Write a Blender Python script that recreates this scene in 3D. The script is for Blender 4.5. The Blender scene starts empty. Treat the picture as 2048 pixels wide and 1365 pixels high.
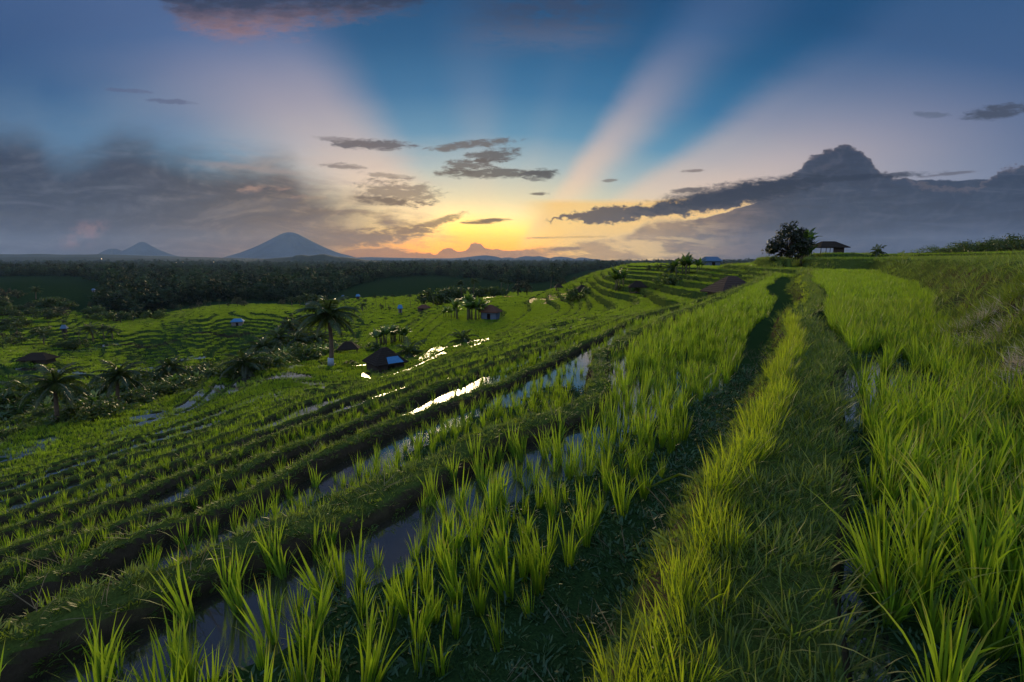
import bpy, math, random
import numpy as np

scene = bpy.context.scene
R = math.radians

# ------------------------------------------------------------------ camera
F = 967.0; PITCH = R(9.7); CP, SP = math.cos(PITCH), math.sin(PITCH)
cam_d = bpy.data.cameras.new("camera"); cam = bpy.data.objects.new("camera", cam_d)
scene.collection.objects.link(cam); scene.camera = cam
cam.location = (0, 0, 0); cam.rotation_euler = (R(90) - PITCH, 0, 0)
cam_d.sensor_width = 36; cam_d.lens = 36 * F / 2048
cam_d.clip_start = .03; cam_d.clip_end = 60000

scene.view_settings.view_transform = 'Standard'; scene.view_settings.look = 'None'
scene.view_settings.exposure = 0.0; scene.view_settings.gamma = 1
cy = scene.cycles
cy.max_bounces = 6; cy.diffuse_bounces = 3; cy.glossy_bounces = 3; cy.transmission_bounces = 4
cy.transparent_max_bounces = 6; cy.sample_clamp_indirect = 4

# ------------------------------------------------------------------ sky
SUN_AZ, SUN_EL = R(-11), R(9)          # azimuth east of straight ahead
SUN_STRENGTH, SKY_GAIN = 3.4, 1.02

def lin(c):
    out = []
    for v in c[:3]:
        v = v / 255.0
        out.append(v / 12.92 if v <= .04045 else ((v + .055) / 1.055) ** 2.4)
    return tuple(out)

class N:                                 # small helper: arithmetic on shader sockets
    tree = None
    def __init__(s, sock): s.s = sock
    @staticmethod
    def node(t, **k):
        n = N.tree.nodes.new(t)
        for a, b in k.items(): setattr(n, a, b)
        return n
    @staticmethod
    def put(sock, v):
        if isinstance(v, N): N.tree.links.new(v.s, sock)
        else: sock.default_value = v
    @staticmethod
    def m(op, a, b=None, c=None, clamp=False):
        n = N.node('ShaderNodeMath', operation=op, use_clamp=clamp)
        for i, v in enumerate((a, b, c)):
            if v is not None: N.put(n.inputs[i], v)
        return N(n.outputs[0])
    def __add__(s, o): return N.m('ADD', s, o)
    __radd__ = __add__
    def __sub__(s, o): return N.m('SUBTRACT', s, o)
    def __rsub__(s, o): return N.m('SUBTRACT', o, s)
    def __mul__(s, o): return N.m('MULTIPLY', s, o)
    __rmul__ = __mul__
    def __truediv__(s, o): return N.m('DIVIDE', s, o)
    def __pow__(s, o): return N.m('POWER', s, o)

def nmax(a, b): return N.m('MAXIMUM', a, b)
def nmin(a, b): return N.m('MINIMUM', a, b)
def ss(x, e0, e1):
    if not isinstance(e0, N) and not isinstance(e1, N) and e0 > e1:
        return 1 - ss(x, e1, e0)
    n = N.node('ShaderNodeMapRange', interpolation_type='SMOOTHSTEP')
    N.put(n.inputs[0], x); N.put(n.inputs[1], e0); N.put(n.inputs[2], e1)
    n.inputs[3].default_value = 0; n.inputs[4].default_value = 1
    return N(n.outputs[0])
def vec(x, y, z=0.0):
    n = N.node('ShaderNodeCombineXYZ')
    for i, v in enumerate((x, y, z)): N.put(n.inputs[i], v)
    return N(n.outputs[0])
def noise(v, scale=5.0, detail=5.0, rough=.55, dist=0.0):
    n = N.node('ShaderNodeTexNoise'); N.put(n.inputs['Vector'], v)
    n.inputs['Scale'].default_value = scale; n.inputs['Detail'].default_value = detail
    n.inputs['Roughness'].default_value = rough; n.inputs['Distortion'].default_value = dist
    return N(n.outputs[0])
def curve(x, pts, x0, x1, y0, y1):       # piecewise function of x through pts
    n = N.node('ShaderNodeFloatCurve'); c = n.mapping.curves[0]
    P = [((a - x0) / (x1 - x0), (b - y0) / (y1 - y0)) for a, b in pts]
    while len(c.points) < len(P): c.points.new(.5, .5)
    for p, (a, b) in zip(c.points, P): p.location = (a, b); p.handle_type = 'AUTO_CLAMPED'
    n.mapping.use_clip = False; n.mapping.update()
    N.put(n.inputs['Value'], N.m('MULTIPLY_ADD', x, 1 / (x1 - x0), -x0 / (x1 - x0), clamp=True)); n.inputs['Factor'].default_value = 1
    return N.m('MULTIPLY_ADD', N(n.outputs[0]), y1 - y0, y0)
def ramp(x, stops):                      # stops: (pos, rgb 0..255)
    n = N.node('ShaderNodeValToRGB'); e = n.color_ramp.elements
    while len(e) < len(stops): e.new(.5)
    for q, (p, c) in zip(e, sorted(stops)): q.position = p; q.color = (*lin(c), 1)
    N.put(n.inputs[0], x); return N(n.outputs[0])
def rgb(c):
    n = N.node('ShaderNodeRGB'); n.outputs[0].default_value = (*lin(c), 1); return N(n.outputs[0])
def mixc(f, a, b, mode='MIX'):
    n = N.node('ShaderNodeMix', data_type='RGBA', blend_type=mode)
    N.put(n.inputs[0], f)
    for i, v in ((6, a), (7, b)):
        if isinstance(v, N): N.put(n.inputs[i], v)
        else: n.inputs[i].default_value = (*v, 1) if len(v) == 3 else v
    return N(n.outputs[2])

def build_world():
    w = bpy.data.worlds.new("World"); scene.world = w; w.use_nodes = True
    t = w.node_tree; t.nodes.clear(); N.tree = t
    geo = N.node('ShaderNodeTexCoord'); sep = N.node('ShaderNodeSeparateXYZ')
    t.links.new(geo.outputs['Generated'], sep.inputs[0])
    dx, dy, dz = (N(sep.outputs[i]) for i in range(3))
    fw = dy * CP - dz * SP; up = dy * SP + dz * CP
    fc = nmax(fw, .16)
    X = (dx / fc) * .967 + 1.024          # compass position (thousandths) measured on a plane far to the east
    Y = .6825 - (up / fc) * .967          # and height on that plane, growing downward; the horizon is .517
    big = noise(vec(X * 1.4, Y * 3.0, 3.7), 2.2, 6, .6)
    fine = noise(vec(X * 1.6, Y * 4.4, 9.1), 9.0, 8, .62)
    bump = noise(vec(X, Y * 1.25, 5.0), 26.0, 6, .6)
    rag = noise(vec(X, Y * 3.0, 8.0), 34.0, 7, .68, .3)
    wispv = noise(vec(X * 1.0 + Y * .35, (Y + X * -.08) * 6.0, 1.3), 7.0, 7, .6, .4)
    wx = X + (big - .5) * .06; wy = Y + (fine - .5) * .02
    # clear sky: from gold at the horizon through cream to deep blue, by distance from the sunken sun
    ex = (X - .93) / 2.9; ey = Y - .545
    rad = N.m('SQRT', ex * ex + ey * ey)
    clear = ramp(rad, [(0.0, (250, 140, 10)), (.035, (255, 160, 14)), (.065, (255, 190, 50)), (.09, (255, 218, 104)), (.12, (250, 228, 168)),
                       (.165, (222, 214, 182)), (.215, (168, 186, 188)), (.28, (92, 146, 178)), (.36, (50, 114, 158)), (.46, (26, 90, 136)),
                       (.56, (16, 74, 120)), (.85, (20, 70, 116)), (1.0, (26, 66, 110))])
    clear = mixc(1.0, clear, vec(1 + ss(rad, .17, .02) * 1.5, 1 + ss(rad, .17, .02) * 1.05, 1 + ss(rad, .17, .02) * .3), 'MULTIPLY')
    lowg = ss(Y, .452, .503) * ss(X, .60, .74) * ss(X, 1.18, 1.02)
    clear = mixc(lowg * .65, clear, (1.6, .50, .01))
    # rays fan out from below the horizon
    ax = X - .975; ay = .585 - Y
    ang = N.m('ARCTAN2', ax, nmax(ay, .01))           # 0 = straight up, positive to the right
    wob = (big - .5) * .10
    a2 = ang + wob
    def band(lo, hi, soft_lo, soft_hi):
        return ss(a2, lo - soft_lo, lo + soft_lo) * (1 - ss(a2, hi - soft_hi, hi + soft_hi))
    ray1 = band(.60, .775, .065, .10) * .88
    ray2 = band(.95, 1.27, .06, .22) * .80
    ray2b = band(1.12, 1.5, .12, .1) * .5
    ray3 = band(-1.02, -.58, .20, .15) * (.85 + ss(rad, .25, .5) * .7)
    ray4 = band(-.16, .06, .10, .10) * .16
    ray5 = band(.26, .38, .06, .06) * .06
    far_ = 1 - ss(rad, .14, .60) * .68
    low = ss(rad, .04, .13)
    rays = nmin((ray1 + ray2 + ray2b + ray3 + ray4 + ray5) * far_ * low, 1.0)
    rad2 = N.m('SQRT', ex * ex * .55 + ey * ey)
    raycol = ramp(rad2, [(0, (255, 220, 150)), (.13, (255, 224, 172)), (.20, (238, 204, 178)), (.28, (216, 190, 180)), (.36, (184, 168, 176)), (.50, (108, 126, 170)), (.9, (68, 102, 154))])
    col = mixc(rays * .82, clear, raycol)
    # overall colour drift to the far left
    col = mixc((1 - ss(X, -.2, .8)) * ss(Y, .42, .10) * .14, col, rgb((96, 104, 160)))
    # high thin cloud near the top
    tedge = curve(X, [(0, -.12), (.28, -.03), (.34, .040), (.42, .076), (.50, .082), (.58, .074), (.66, .056), (.74, .044), (.82, .028), (.88, -.005), (.95, -.08), (2.1, -.2)], 0, 2.1, -.3, .3)
    topl = 1 - ss(Y + (big - .5) * .07 + (fine - .5) * .09 + (rag - .5) * .04 - tedge, -.040, .012)
    tcol = mixc(ss(Y + (fine - .5) * .08, .0, .075), rgb((44, 54, 80)), rgb((146, 116, 124)))
    tcol = mixc(ss(rag * .6 + fine * .5, .5, .72) * .5, tcol, rgb((60, 86, 124)))
    col = mixc(topl * .90, col, tcol)
    topr = ss(N.m('ABSOLUTE', X - 1.09 + (Y - .05) * .3), .24, .05) * ss(Y + (fine - .5) * .08, .135, .05) * ss(rag * .5 + fine * .6 + (wispv - .5) * .5, .30, .66)
    col = mixc(topr * .85, col, mixc(ss(Y, .02, .10), rgb((50, 68, 100)), rgb((92, 104, 134))))
    # streaks of thin cloud lit from below, left of the glow
    veil = ss(X, 1.02, .55) * ss(X, .30, .62) * ss(Y, .24, .37) * ss(Y, .52, .46)
    col = mixc(veil * ss(wispv, .44, .62) * .55, col, mixc(ss(Y, .36, .46), rgb((196, 178, 172)), rgb((255, 218, 140))))
    # the grey cloud mass in the west (left)
    edge = curve(X, [(-.4, .22), (0, .268), (.06, .280), (.13, .318), (.19, .300), (.25, .282), (.35, .310), (.45, .318), (.55, .322), (.62, .362), (.72, .395), (.80, .42), (.88, .455), (.95, .49), (1.0, .53), (2.2, .7)], -.4, 2.2, .1, .8)
    massY = Y - edge + (big - .5) * .09 + (wispv - .5) * .06 * ss(X, .3, .8) + (fine - .5) * .035
    col = mixc(ss(massY, -.16, .0) * .45 * (1 - ss(X, .2, .5)), col, rgb((112, 134, 158)))
    mass = ss(massY, -.046, .052)
    thin = ss(X, .60, .92)
    streak = ss(wispv + (fine - .5) * .5, .40, .66)
    mass = mass * (1 - thin * (1 - streak) * .95) * (1 - ss(X, .80, .98))
    mcol = mixc(ss(X, .12, .78), rgb((32, 48, 76)), rgb((80, 74, 74)))
    mcol = mixc(ss(Y, .40, .51) * .45, mcol, mixc(ss(X, .1, .6), rgb((50, 64, 88)), rgb((116, 96, 86))))
    mcol = mixc(ss(fine * .6 + big * .5, .45, .72) * .28, mcol, rgb((104, 110, 126)))
    mcol = mixc(ss(wispv * .6 + big * .5, .58, .36) * .4, mcol, rgb((52, 60, 78)))
    m1 = noise(vec(X * .8, Y * 2.2, 4.0), 9.0, 6, .6, .8); m2 = noise(vec(X * .8 - .012, Y * 2.2 - .014, 4.0), 9.0, 6, .6, .8); memb = (m1 - m2) * 3.0
    mcol = mixc(N.m('MULTIPLY', memb, 1.0, clamp=True), mcol, rgb((34, 46, 70)))
    mcol = mixc(N.m('MULTIPLY', memb, -.7, clamp=True), mcol, mixc(ss(X, .2, .75), rgb((98, 104, 122)), rgb((190, 160, 126))))
    col = mixc(mass * .97, col, mcol)
    pinkl = ss(N.m('ABSOLUTE', wx - .165 + (Y - .47) * .6), .05, .01) * ss(Y, .435, .455) * ss(Y, .505, .48) * ss(bump, .38, .6)
    col = mixc(pinkl * .6, col, rgb((138, 106, 110)))
    stk = ss(N.m('ABSOLUTE', wy - .372 - (X - .42) * .09 + (bump - .5) * .03), .014, .002) * ss(X, .41, .47) * ss(X, .66, .58) * ss(fine, .42, .6)
    col = mixc(stk * .6, col, rgb((178, 142, 124)))
    stk2 = ss(N.m('ABSOLUTE', wy - .322 - (X - .36) * .10), .010, .001) * ss(X, .34, .45) * ss(X, .64, .56)
    col = mixc(stk2 * .4, col, rgb((164, 144, 138)))
    # small dark clouds
    def blob(cx, cyy, hw, hh, tilt, col_in, op, rough_=.6, thr=.5):
        nonlocal col
        hw *= 1.12; hh *= 1.18; col_in = tuple(c * .86 for c in col_in)
        u = (X - cx) ; v = (Y - cyy) - u * tilt
        d = (u / hw) * (u / hw) + (v / hh) * (v / hh)
        k = ss(d + (fine - .5) * 2.0 * rough_ + (rag - .5) * (2.2 + 3.2 * rough_), 1.30, .15)
        col = mixc(k * op, col, rgb(col_in))
    blob(.745, .290, .075, .010, .03, (92, 94, 106), .9)
    blob(.69, .282, .05, .006, .12, (118, 112, 118), .6)
    blob(.945, .290, .080, .008, -.10, (104, 98, 98), .85)
    blob(.985, .312, .052, .014, -.12, (92, 92, 96), .9, .8)
    blob(.940, .330, .050, .012, -.1, (98, 94, 94), .85, 1.0)
    blob(.985, .347, .110, .009, .0, (92, 92, 92), .9, .8)
    blob(1.080, .350, .036, .011, -.08, (84, 88, 92), .95, .5)
    blob(1.078, .388, .020, .003, 0, (112, 104, 92), .9, .3)
    blob(.982, .441, .040, .0035, -.03, (96, 82, 62), .95, .3)
    blob(.955, .446, .030, .0025, 0, (96, 80, 60), .9, .3)
    blob(.870, .446, .062, .0075, -.30, (116, 100, 76), .85, .5)
    blob(.79, .468, .080, .012, -.14, (104, 90, 72), .9, .6)
    blob(.70, .478, .11, .016, -.05, (98, 88, 78), .85, .6)
    blob(.80, .385, .075, .022, .05, (108, 102, 98), .75, .9)
    blob(.77, .402, .065, .007, .08, (90, 86, 82), .8, .6)
    blob(.685, .332, .04, .006, .05, (116, 110, 110), .7, .8)
    blob(.78, .352, .05, .005, .08, (120, 114, 110), .6, .8)
    blob(1.995, .224, .062, .013, -.14, (74, 84, 108), .95, .4)
    blob(1.862, .230, .036, .006, .04, (104, 116, 142), .7, .6)
    blob(1.385, .342, .022, .003, -.05, (140, 124, 120), .8, .6)
    blob(1.220, .361, .016, .003, -.1, (140, 132, 124), .8, .6)
    blob(.34, .203, .045, .005, .06, (84, 90, 128), .5, .7)
    blob(.26, .182, .045, .004, .06, (92, 92, 130), .4, .7)
    # cloud bank in the east (right)
    top = curve(X, [(.9, .52), (1.09, .438), (1.15, .423), (1.22, .411), (1.32, .403), (1.42, .386), (1.50, .366), (1.575, .352), (1.595, .340), (1.62, .312), (1.66, .296), (1.69, .291), (1.72, .300), (1.745, .325), (1.765, .345), (1.80, .351), (1.835, .364), (1.86, .372), (1.93, .374), (1.97, .364), (1.99, .344), (2.03, .331), (2.10, .328), (2.3, .33), (3.0, .36)], .9, 3.0, .2, .6)
    lob = N.m('ABSOLUTE', noise(vec(X, Y * 1.4, 12.0), 30.0, 4, .55) - .5)
    puff = (bump - .5) * .034 + (fine - .5) * .026 + (rag - .5) * .012 + (lob - .08) * .045
    inB = ss(Y - top + puff, -.0015, .006)
    bot = curve(X, [(.9, .40), (1.09, .439), (1.15, .445), (1.21, .444), (1.29, .435), (1.31, .432), (1.36, .430), (1.42, .423), (1.47, .414), (1.50, .404), (1.54, .45), (1.6, .7), (3.0, .7)], .9, 3.0, .2, .8)
    inS = inB * ss(Y - bot + puff * 1.0, .004, -.004)
    bank = curve(X, [(.55, .506), (.68, .502), (.72, .499), (.755, .496), (.79, .500), (.84, .508), (.872, .509), (.884, .499), (.90, .497), (.912, .505), (.93, .503), (.940, .488), (.956, .485), (.968, .494), (.985, .497), (1.0, .499), (1.02, .502), (1.06, .497), (1.12, .489), (1.18, .482), (1.22, .474), (1.255, .466), (1.275, .456), (1.29, .446), (1.31, .438), (1.36, .438), (1.42, .432), (1.48, .414), (1.52, .402), (1.6, .36), (3.0, .36)], .55, 3.0, .2, .8)
    soft = ss(X, 1.02, 1.12) * ss(X, 1.40, 1.30)
    bk = ss(Y - bank + (bump - .5) * (.014 + soft * .020) + (fine - .5) * (.006 + soft * .030) + (rag - .5) * .010, -.0012 - soft * .010, .002 + soft * .010)
    bk = bk * (1 - ss(X, 1.50, 1.25) * (.12 + .45 * ss(wispv + (rag - .5) * .4, .46, .64)) * ss(X, 1.04, 1.12))
    inB2 = nmax(inS, bk * ss(X, .56, .66))
    bcol = mixc(ss(X, 1.15, 1.62), rgb((160, 122, 86)), rgb((32, 48, 74)))
    bcol = mixc(ss(Y, .44, .515) * ss(X, 1.2, 1.55) * .5, bcol, rgb((62, 72, 96)))
    shade = noise(vec(X, Y * 1.9, 2.0), 11.0, 6, .6)
    lay = noise(vec(X * .7 + Y * .25, Y * 5.0, 15.0), 9.0, 6, .6, .5)
    e1 = noise(vec(X, Y * 1.5, 6.0), 17.0, 5, .55, .6); e2 = noise(vec(X - .007, Y * 1.5 - .006, 6.0), 17.0, 5, .55, .6); emb = (e1 - e2) * 2.4
    bcol = mixc(ss(shade, .50, .70) * .26, bcol, mixc(ss(X, 1.2, 1.8), rgb((140, 118, 104)), rgb((78, 84, 106))))
    bcol = mixc(ss(shade, .50, .34) * .5, bcol, rgb((44, 58, 84)))
    bcol = mixc(ss(lay, .50, .62) * .42, bcol, mixc(ss(X, 1.25, 1.65), rgb((176, 140, 104)), rgb((72, 80, 102))))
    bcol = mixc(ss(lay, .48, .38) * .5, bcol, mixc(ss(X, 1.2, 1.6), rgb((104, 88, 82)), rgb((20, 34, 60))))
    bcol = mixc(N.m('MULTIPLY', emb, 1.0, clamp=True), bcol, rgb((22, 36, 62)))
    bcol = mixc(N.m('MULTIPLY', emb, -.45, clamp=True), bcol, mixc(ss(X, 1.2, 1.8), rgb((160, 130, 108)), rgb((92, 94, 114))))
    bcol = mixc(ss(wispv, .52, .66) * .4 * ss(X, 1.6, 1.3), bcol, mixc(ss(X, 1.0, 1.6), rgb((168, 128, 96)), rgb((82, 88, 108))))
    bcol = mixc(ss(X, 1.08, .86) * .6, bcol, rgb((112, 74, 54)))
    col = mixc(inB2 * .97, col, bcol)
    scol = mixc(ss(X, 1.1, 1.5), rgb((84, 76, 72)), rgb((50, 60, 80)))
    col = mixc(inS * ss(X, 1.62, 1.3) * .92, col, scol)
    rim = ss(Y - top + puff, -.002, .003) * ss(Y - top + puff, .012, .003) * ss(X, 1.55, 1.6)
    col = mixc(rim * .12, col, rgb((176, 150, 142)))
    blob(1.475, .388, .185, .022, -.155, (22, 36, 64), .95, .18)
    blob(1.70, .356, .16, .006, -.06, (28, 42, 70), .85, .3)
    blob(1.90, .348, .06, .003, -.10, (110, 110, 126), .8, .3)
    blob(1.375, .381, .035, .005, -.06, (110, 102, 104), .9, .4)
    blob(1.13, .475, .075, .0022, -.02, (120, 92, 62), .85, .4)
    glow = ss(X, 1.02, 1.12) * ss(X, 1.56, 1.46) * ss(Y, .395, .41) * (1 - inB2)
    col = mixc(glow * .75, col, rgb((255, 202, 104)))
    blob(1.13, .498, .030, .004, -.03, (122, 104, 92), .7, .4)
    # a little of the physical sky underneath everything, so light and colour stay continuous
    sky = N.node('ShaderNodeTexSky', sky_type='NISHITA', sun_disc=False)
    sky.sun_elevation = R(2.5); sky.sun_rotation = SUN_AZ; sky.altitude = 300; sky.dust_density = 1.5
    nis = mixc(1.0, N(sky.outputs[0]), (.10, .10, .10), 'MULTIPLY')
    col = mixc(.05, col, nis)
    # the sky behind the camera: dusk gradient, brightened to add fill light on the foreground
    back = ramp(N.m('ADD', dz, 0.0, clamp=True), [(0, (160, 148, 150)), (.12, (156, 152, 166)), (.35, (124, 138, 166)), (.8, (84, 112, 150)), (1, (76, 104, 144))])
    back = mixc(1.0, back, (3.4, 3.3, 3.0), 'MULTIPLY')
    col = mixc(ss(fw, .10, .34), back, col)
    col = mixc(ss(dz, -.004, -.05), col, rgb((40, 46, 58)))
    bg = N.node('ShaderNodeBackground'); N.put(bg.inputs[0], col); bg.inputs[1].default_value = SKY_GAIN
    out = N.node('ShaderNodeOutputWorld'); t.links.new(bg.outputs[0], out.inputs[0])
    w.cycles.sampling_method = 'MANUAL'; w.cycles.sample_map_resolution = 1024
build_world()

sun_d = bpy.data.lights.new("sun", 'SUN'); sun = bpy.data.objects.new("sun", sun_d); scene.collection.objects.link(sun)
sun_d.energy = SUN_STRENGTH; sun_d.angle = R(17); sun_d.color = (1.0, .78, .42)
sun.rotation_euler = (R(90) - SUN_EL, 0, math.pi - SUN_AZ)   # shines from ahead, slightly left

# ------------------------------------------------------------------ the lie of the land
# K counts terraces downhill; whole numbers are the crests of the little earth banks between them.
def ray(px,py):
    u=(px-1024)/F; v=(682.5-py)/F
    y=CP+v*SP; z=-SP+v*CP
    return u/y, z/y                     # x/y and z/y of the line of sight
def on_level(px,py,z):
    X,Z=ray(px,py); y=z/Z
    return X*y,y
# height of the terrace crests: index K of the crest -> height
TK=np.array([-8,-5,-4,-3,-2,-1,0,1,2,3,4,5,6,20,44,48,52,54.])
TZ=np.array([9,4,2.4,1.3,.6,-.05,-1.,-1.35,-1.75,-2.2,-2.75,-3.4,-4.2,-16,-26.8,-31,-36,-40.])
FK=np.array([-8,-5,-4,-3,-2,-1,0,1,2,3,4,5,6,7,8,9,10,11,12,14,16,18,20,22,24,26,30,34.])   # a gentler scale used only to fit the land
FZ=np.array([9,4,2.4,1.3,.6,-.05,-1.,-1.35,-1.75,-2.2,-2.75,-3.4,-4.2,-5.2,-6.5,-8.2,-10.3,-13,-16,-17.5,-19,-20.5,-22,-23.5,-25,-27,-33,-40.])
def K2z(K): return np.interp(K,TK,TZ)
def z2K(z): return np.interp(-np.asarray(z,float),-TZ,TK)
def f2z(k): return np.interp(k,FK,FZ)
def z2f(z): return np.interp(-np.asarray(z,float),-FZ,FK)
CTRL=[]  # x,y,K
def line(K,pts):
    for px,py in pts:
        x,y=on_level(px,py,float(f2z(K))); CTRL.append((x,y,K))
def world(K,pts):
    for x,y in pts: CTRL.append((x,y,K))
def far(pts):           # px,py,depth y
    for px,py,y in pts:
        X,Z=ray(px,py); CTRL.append((X*y,y,float(z2f(Z*y))))
line(0,[(1450,1365),(1528,1000),(1585,800),(1612,680),(1618,600)])
line(1,[(0,1276),(98,1227),(208,1193),(317,1156),(403,1117),(500,1080),(700,990),(830,931),(1000,857),(1085,833),(1164,802),(1180,780),(1189,744),(1202,700),(1230,683),(1294,648),(1364,622),(1452,590),(1490,573)])
line(2,[(0,1188),(93,1151),(220,1090),(349,1034),(464,990),(556,945),(693,882),(827,829),(937,786),(1093,721),(1147,691),(1203,667),(1298,625)])
line(3,[(0,1141),(146,1080),(342,1003),(505,926),(693,850),(885,765),(1003,718),(1142,672),(1215,645)])
line(4,[(0,1097),(195,1018),(400,930),(600,850),(780,785)])
line(5,[(0,1061),(195,985),(400,905),(590,835)])
line(6,[(0,1029),(244,934),(415,880),(600,805)])
line(8,[(0,971),(244,888),(366,855),(500,812)])
line(9,[(0,944),(171,893),(340,838),(470,785)])
line(10,[(0,920),(134,885),(366,812)])
line(12,[(0,880),(110,846),(237,815),(342,788),(415,768),(500,747)])
world(-1,[(-1,-6),(1.2,-3),(2.9,-.5),(5.4,3.2),(8,7),(14.3,14.6),(24,29),(31,42),(29.5,47),(28.5,51),(31,57),(38,66),(41,80)])
world(0,[(0,.2),(-.5,-.6),(-1.5,-2.2),(-4,-6.5),(10.7,17.5),(14.8,24.5),(18.5,30.6),(22,36.5),(25,42),(25.3,47),(25.5,52),(29,60),(33,75)])
world(1,[(18,35),(22.5,43),(24,48),(24.5,54),(26,62),(26,75),(23,95)])
world(-2,[(8,-3),(14,2),(20,7.5),(28,18),(38,32),(48,46),(55,62),(62,85)])
world(-3,[(30,8),(40,20),(52,40),(65,60),(80,90)])
world(-5,[(60,20),(90,50)])
far([(1640,508,66),(1578,528,55),(1500,526,72),(1465,592,46),(1418,532,88),(1370,548,66),(1278,577,70),(1230,580,75),(1165,588,98),
 (1280,610,48),(1200,620,58),(1100,610,100),(1110,585,125),(990,632,95),(935,636,92),(985,592,150),(1060,645,60),(1000,665,62),
 (660,731,49),(690,703,66),(760,737,45),(780,685,72),(875,700,50),(815,705,58),(900,652,75),
 (620,716,62),(560,728,56),(850,620,140),(800,645,125),(720,640,140),(640,660,150),
 (100,800,64),(300,770,62),(450,735,66),(0,820,64),(100,760,74),(0,750,78),(250,740,86),(50,720,84),(400,728,96),
 (140,692,135),(250,668,142),(400,645,150),(500,638,158),(600,622,175),(150,712,120),(300,720,122),(480,715,118),(560,692,118),(300,695,132),(450,680,135),(450,700,125),(300,676,140),(530,660,142),(620,620,215),(700,600,250),(800,600,230),(560,610,235),
 (130,650,160),(0,640,170),(200,620,230),(0,600,230),(100,580,300),(250,640,215),(400,612,240),(500,600,300),
 (0,560,520),(300,570,520),(600,570,560),(900,560,520),(1100,560,600),(1200,545,700),(1300,535,1500),
 (0,540,1400),(500,540,1500),(1000,540,1500),(1400,531,1800),(2048,531,1800),
 (300,527,3500),(1000,527,3500),(1700,527,3500),(1600,515,140),(1750,512,150),(1420,538,150),(1900,500,160),(2048,490,160)])
world(34,[(-5000,7000),(0,8000),(5000,7000),(-1800,900),(1500,1600)])
world(18,[(-140,40),(-90,5)])
world(12,[(-60,10),(-50,-15)])
world(8,[(-24,0)])
world(1,[(-3.2,.2),(-4.8,-1.4)])
world(2,[(-4.2,.9),(-6,-1)])
world(4,[(-8.5,0),(-10.5,-3)])
world(6,[(-15,-2)])
C=np.array(CTRL)
def chart(x,y):
    r=np.hypot(x,y)+1e-9; k=np.log1p(r/.8)/r; return np.stack([x*k,y*k],-1)
def _phi(d2): return .5*d2*np.log(d2+1e-9)
def fit(C,lam=0.001):
    P=chart(C[:,0],C[:,1]); n=len(P)
    D=((P[:,None]-P[None])**2).sum(-1)
    A=np.zeros((n+3,n+3)); A[:n,:n]=_phi(D)+lam*np.eye(n)
    A[:n,n]=1; A[:n,n+1:]=P; A[n:,:n]=A[:n,n:].T
    b=np.zeros(n+3); b[:n]=C[:,2]
    return P,np.linalg.solve(A,b)
P_, W_ = fit(C)
def K_smooth(x,y):
    x=np.asarray(x,float); y=np.asarray(y,float); sh=x.shape; Q=chart(x.ravel(),y.ravel()); out=np.empty(len(Q))
    n=len(P_)
    for i in range(0,len(Q),20000):
        q=Q[i:i+20000]; D=((q[:,None]-P_[None])**2).sum(-1)
        out[i:i+20000]=_phi(D)@W_[:n]+W_[n]+q@W_[n+1:]
    return z2K(f2z(np.clip(out.reshape(sh),-8,34)))

_rng = np.random.RandomState(11)
_G = _rng.rand(256, 256)
def vnoise(x, y):                        # smooth value noise, -1..1
    xi = np.floor(x).astype(int); yi = np.floor(y).astype(int); fx = x - xi; fy = y - yi
    fx = fx * fx * (3 - 2 * fx); fy = fy * fy * (3 - 2 * fy)
    g = lambda i, j: _G[(xi + i) & 255, (yi + j) & 255]
    return ((g(0, 0) * (1 - fx) + g(1, 0) * fx) * (1 - fy) + (g(0, 1) * (1 - fx) + g(1, 1) * fx) * fy) * 2 - 1
def fbm(x, y, o=4):
    s = 0; a = .5
    for i in range(o): s = s + a * vnoise(x * 2 ** i + 17 * i, y * 2 ** i + 31 * i); a *= .5
    return s
def sstep(x, a, b):
    t = np.clip((x - a) / (b - a), 0, 1); return t * t * (3 - 2 * t)

BH = .11                                  # a bank stands this far above the water it holds
_trnd = np.random.RandomState(5).rand(70)
def k_index(x, y):
    """terrace index with the small wander of hand-made banks, and its slope per metre"""
    r = np.hypot(x, y); e = np.maximum(.05, r * .004)
    k0 = K_smooth(x, y)
    g = np.hypot(K_smooth(x + e, y) - k0, K_smooth(x, y + e) - k0) / e
    g = np.clip(g, .02, 3.0)
    w = .05 * vnoise(x / .7, y / .7) + .09 * vnoise(x / 2.3 + 7, y / 2.3) * sstep(r, 4, 12) + .30 * vnoise(x / 11, y / 11 + 3) * sstep(r, 14, 40) + .5 * vnoise(x / 37 + 5, y / 37) * sstep(r, 60, 130)
    return k0 + w * np.minimum(g, .8), g

WET = []                                  # (x, y, radius along slope, strength) flooded, thinly planted patches
def wet_patch(x, y):
    s = np.zeros(np.shape(x))
    for (wx, wy, a, b, ang) in WET:
        u = (x - wx) * math.cos(ang) + (y - wy) * math.sin(ang); v = -(x - wx) * math.sin(ang) + (y - wy) * math.cos(ang)
        s = np.maximum(s, 1 - sstep((u / a) ** 2 + (v / b) ** 2, .7, 1.3))
    return s

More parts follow.
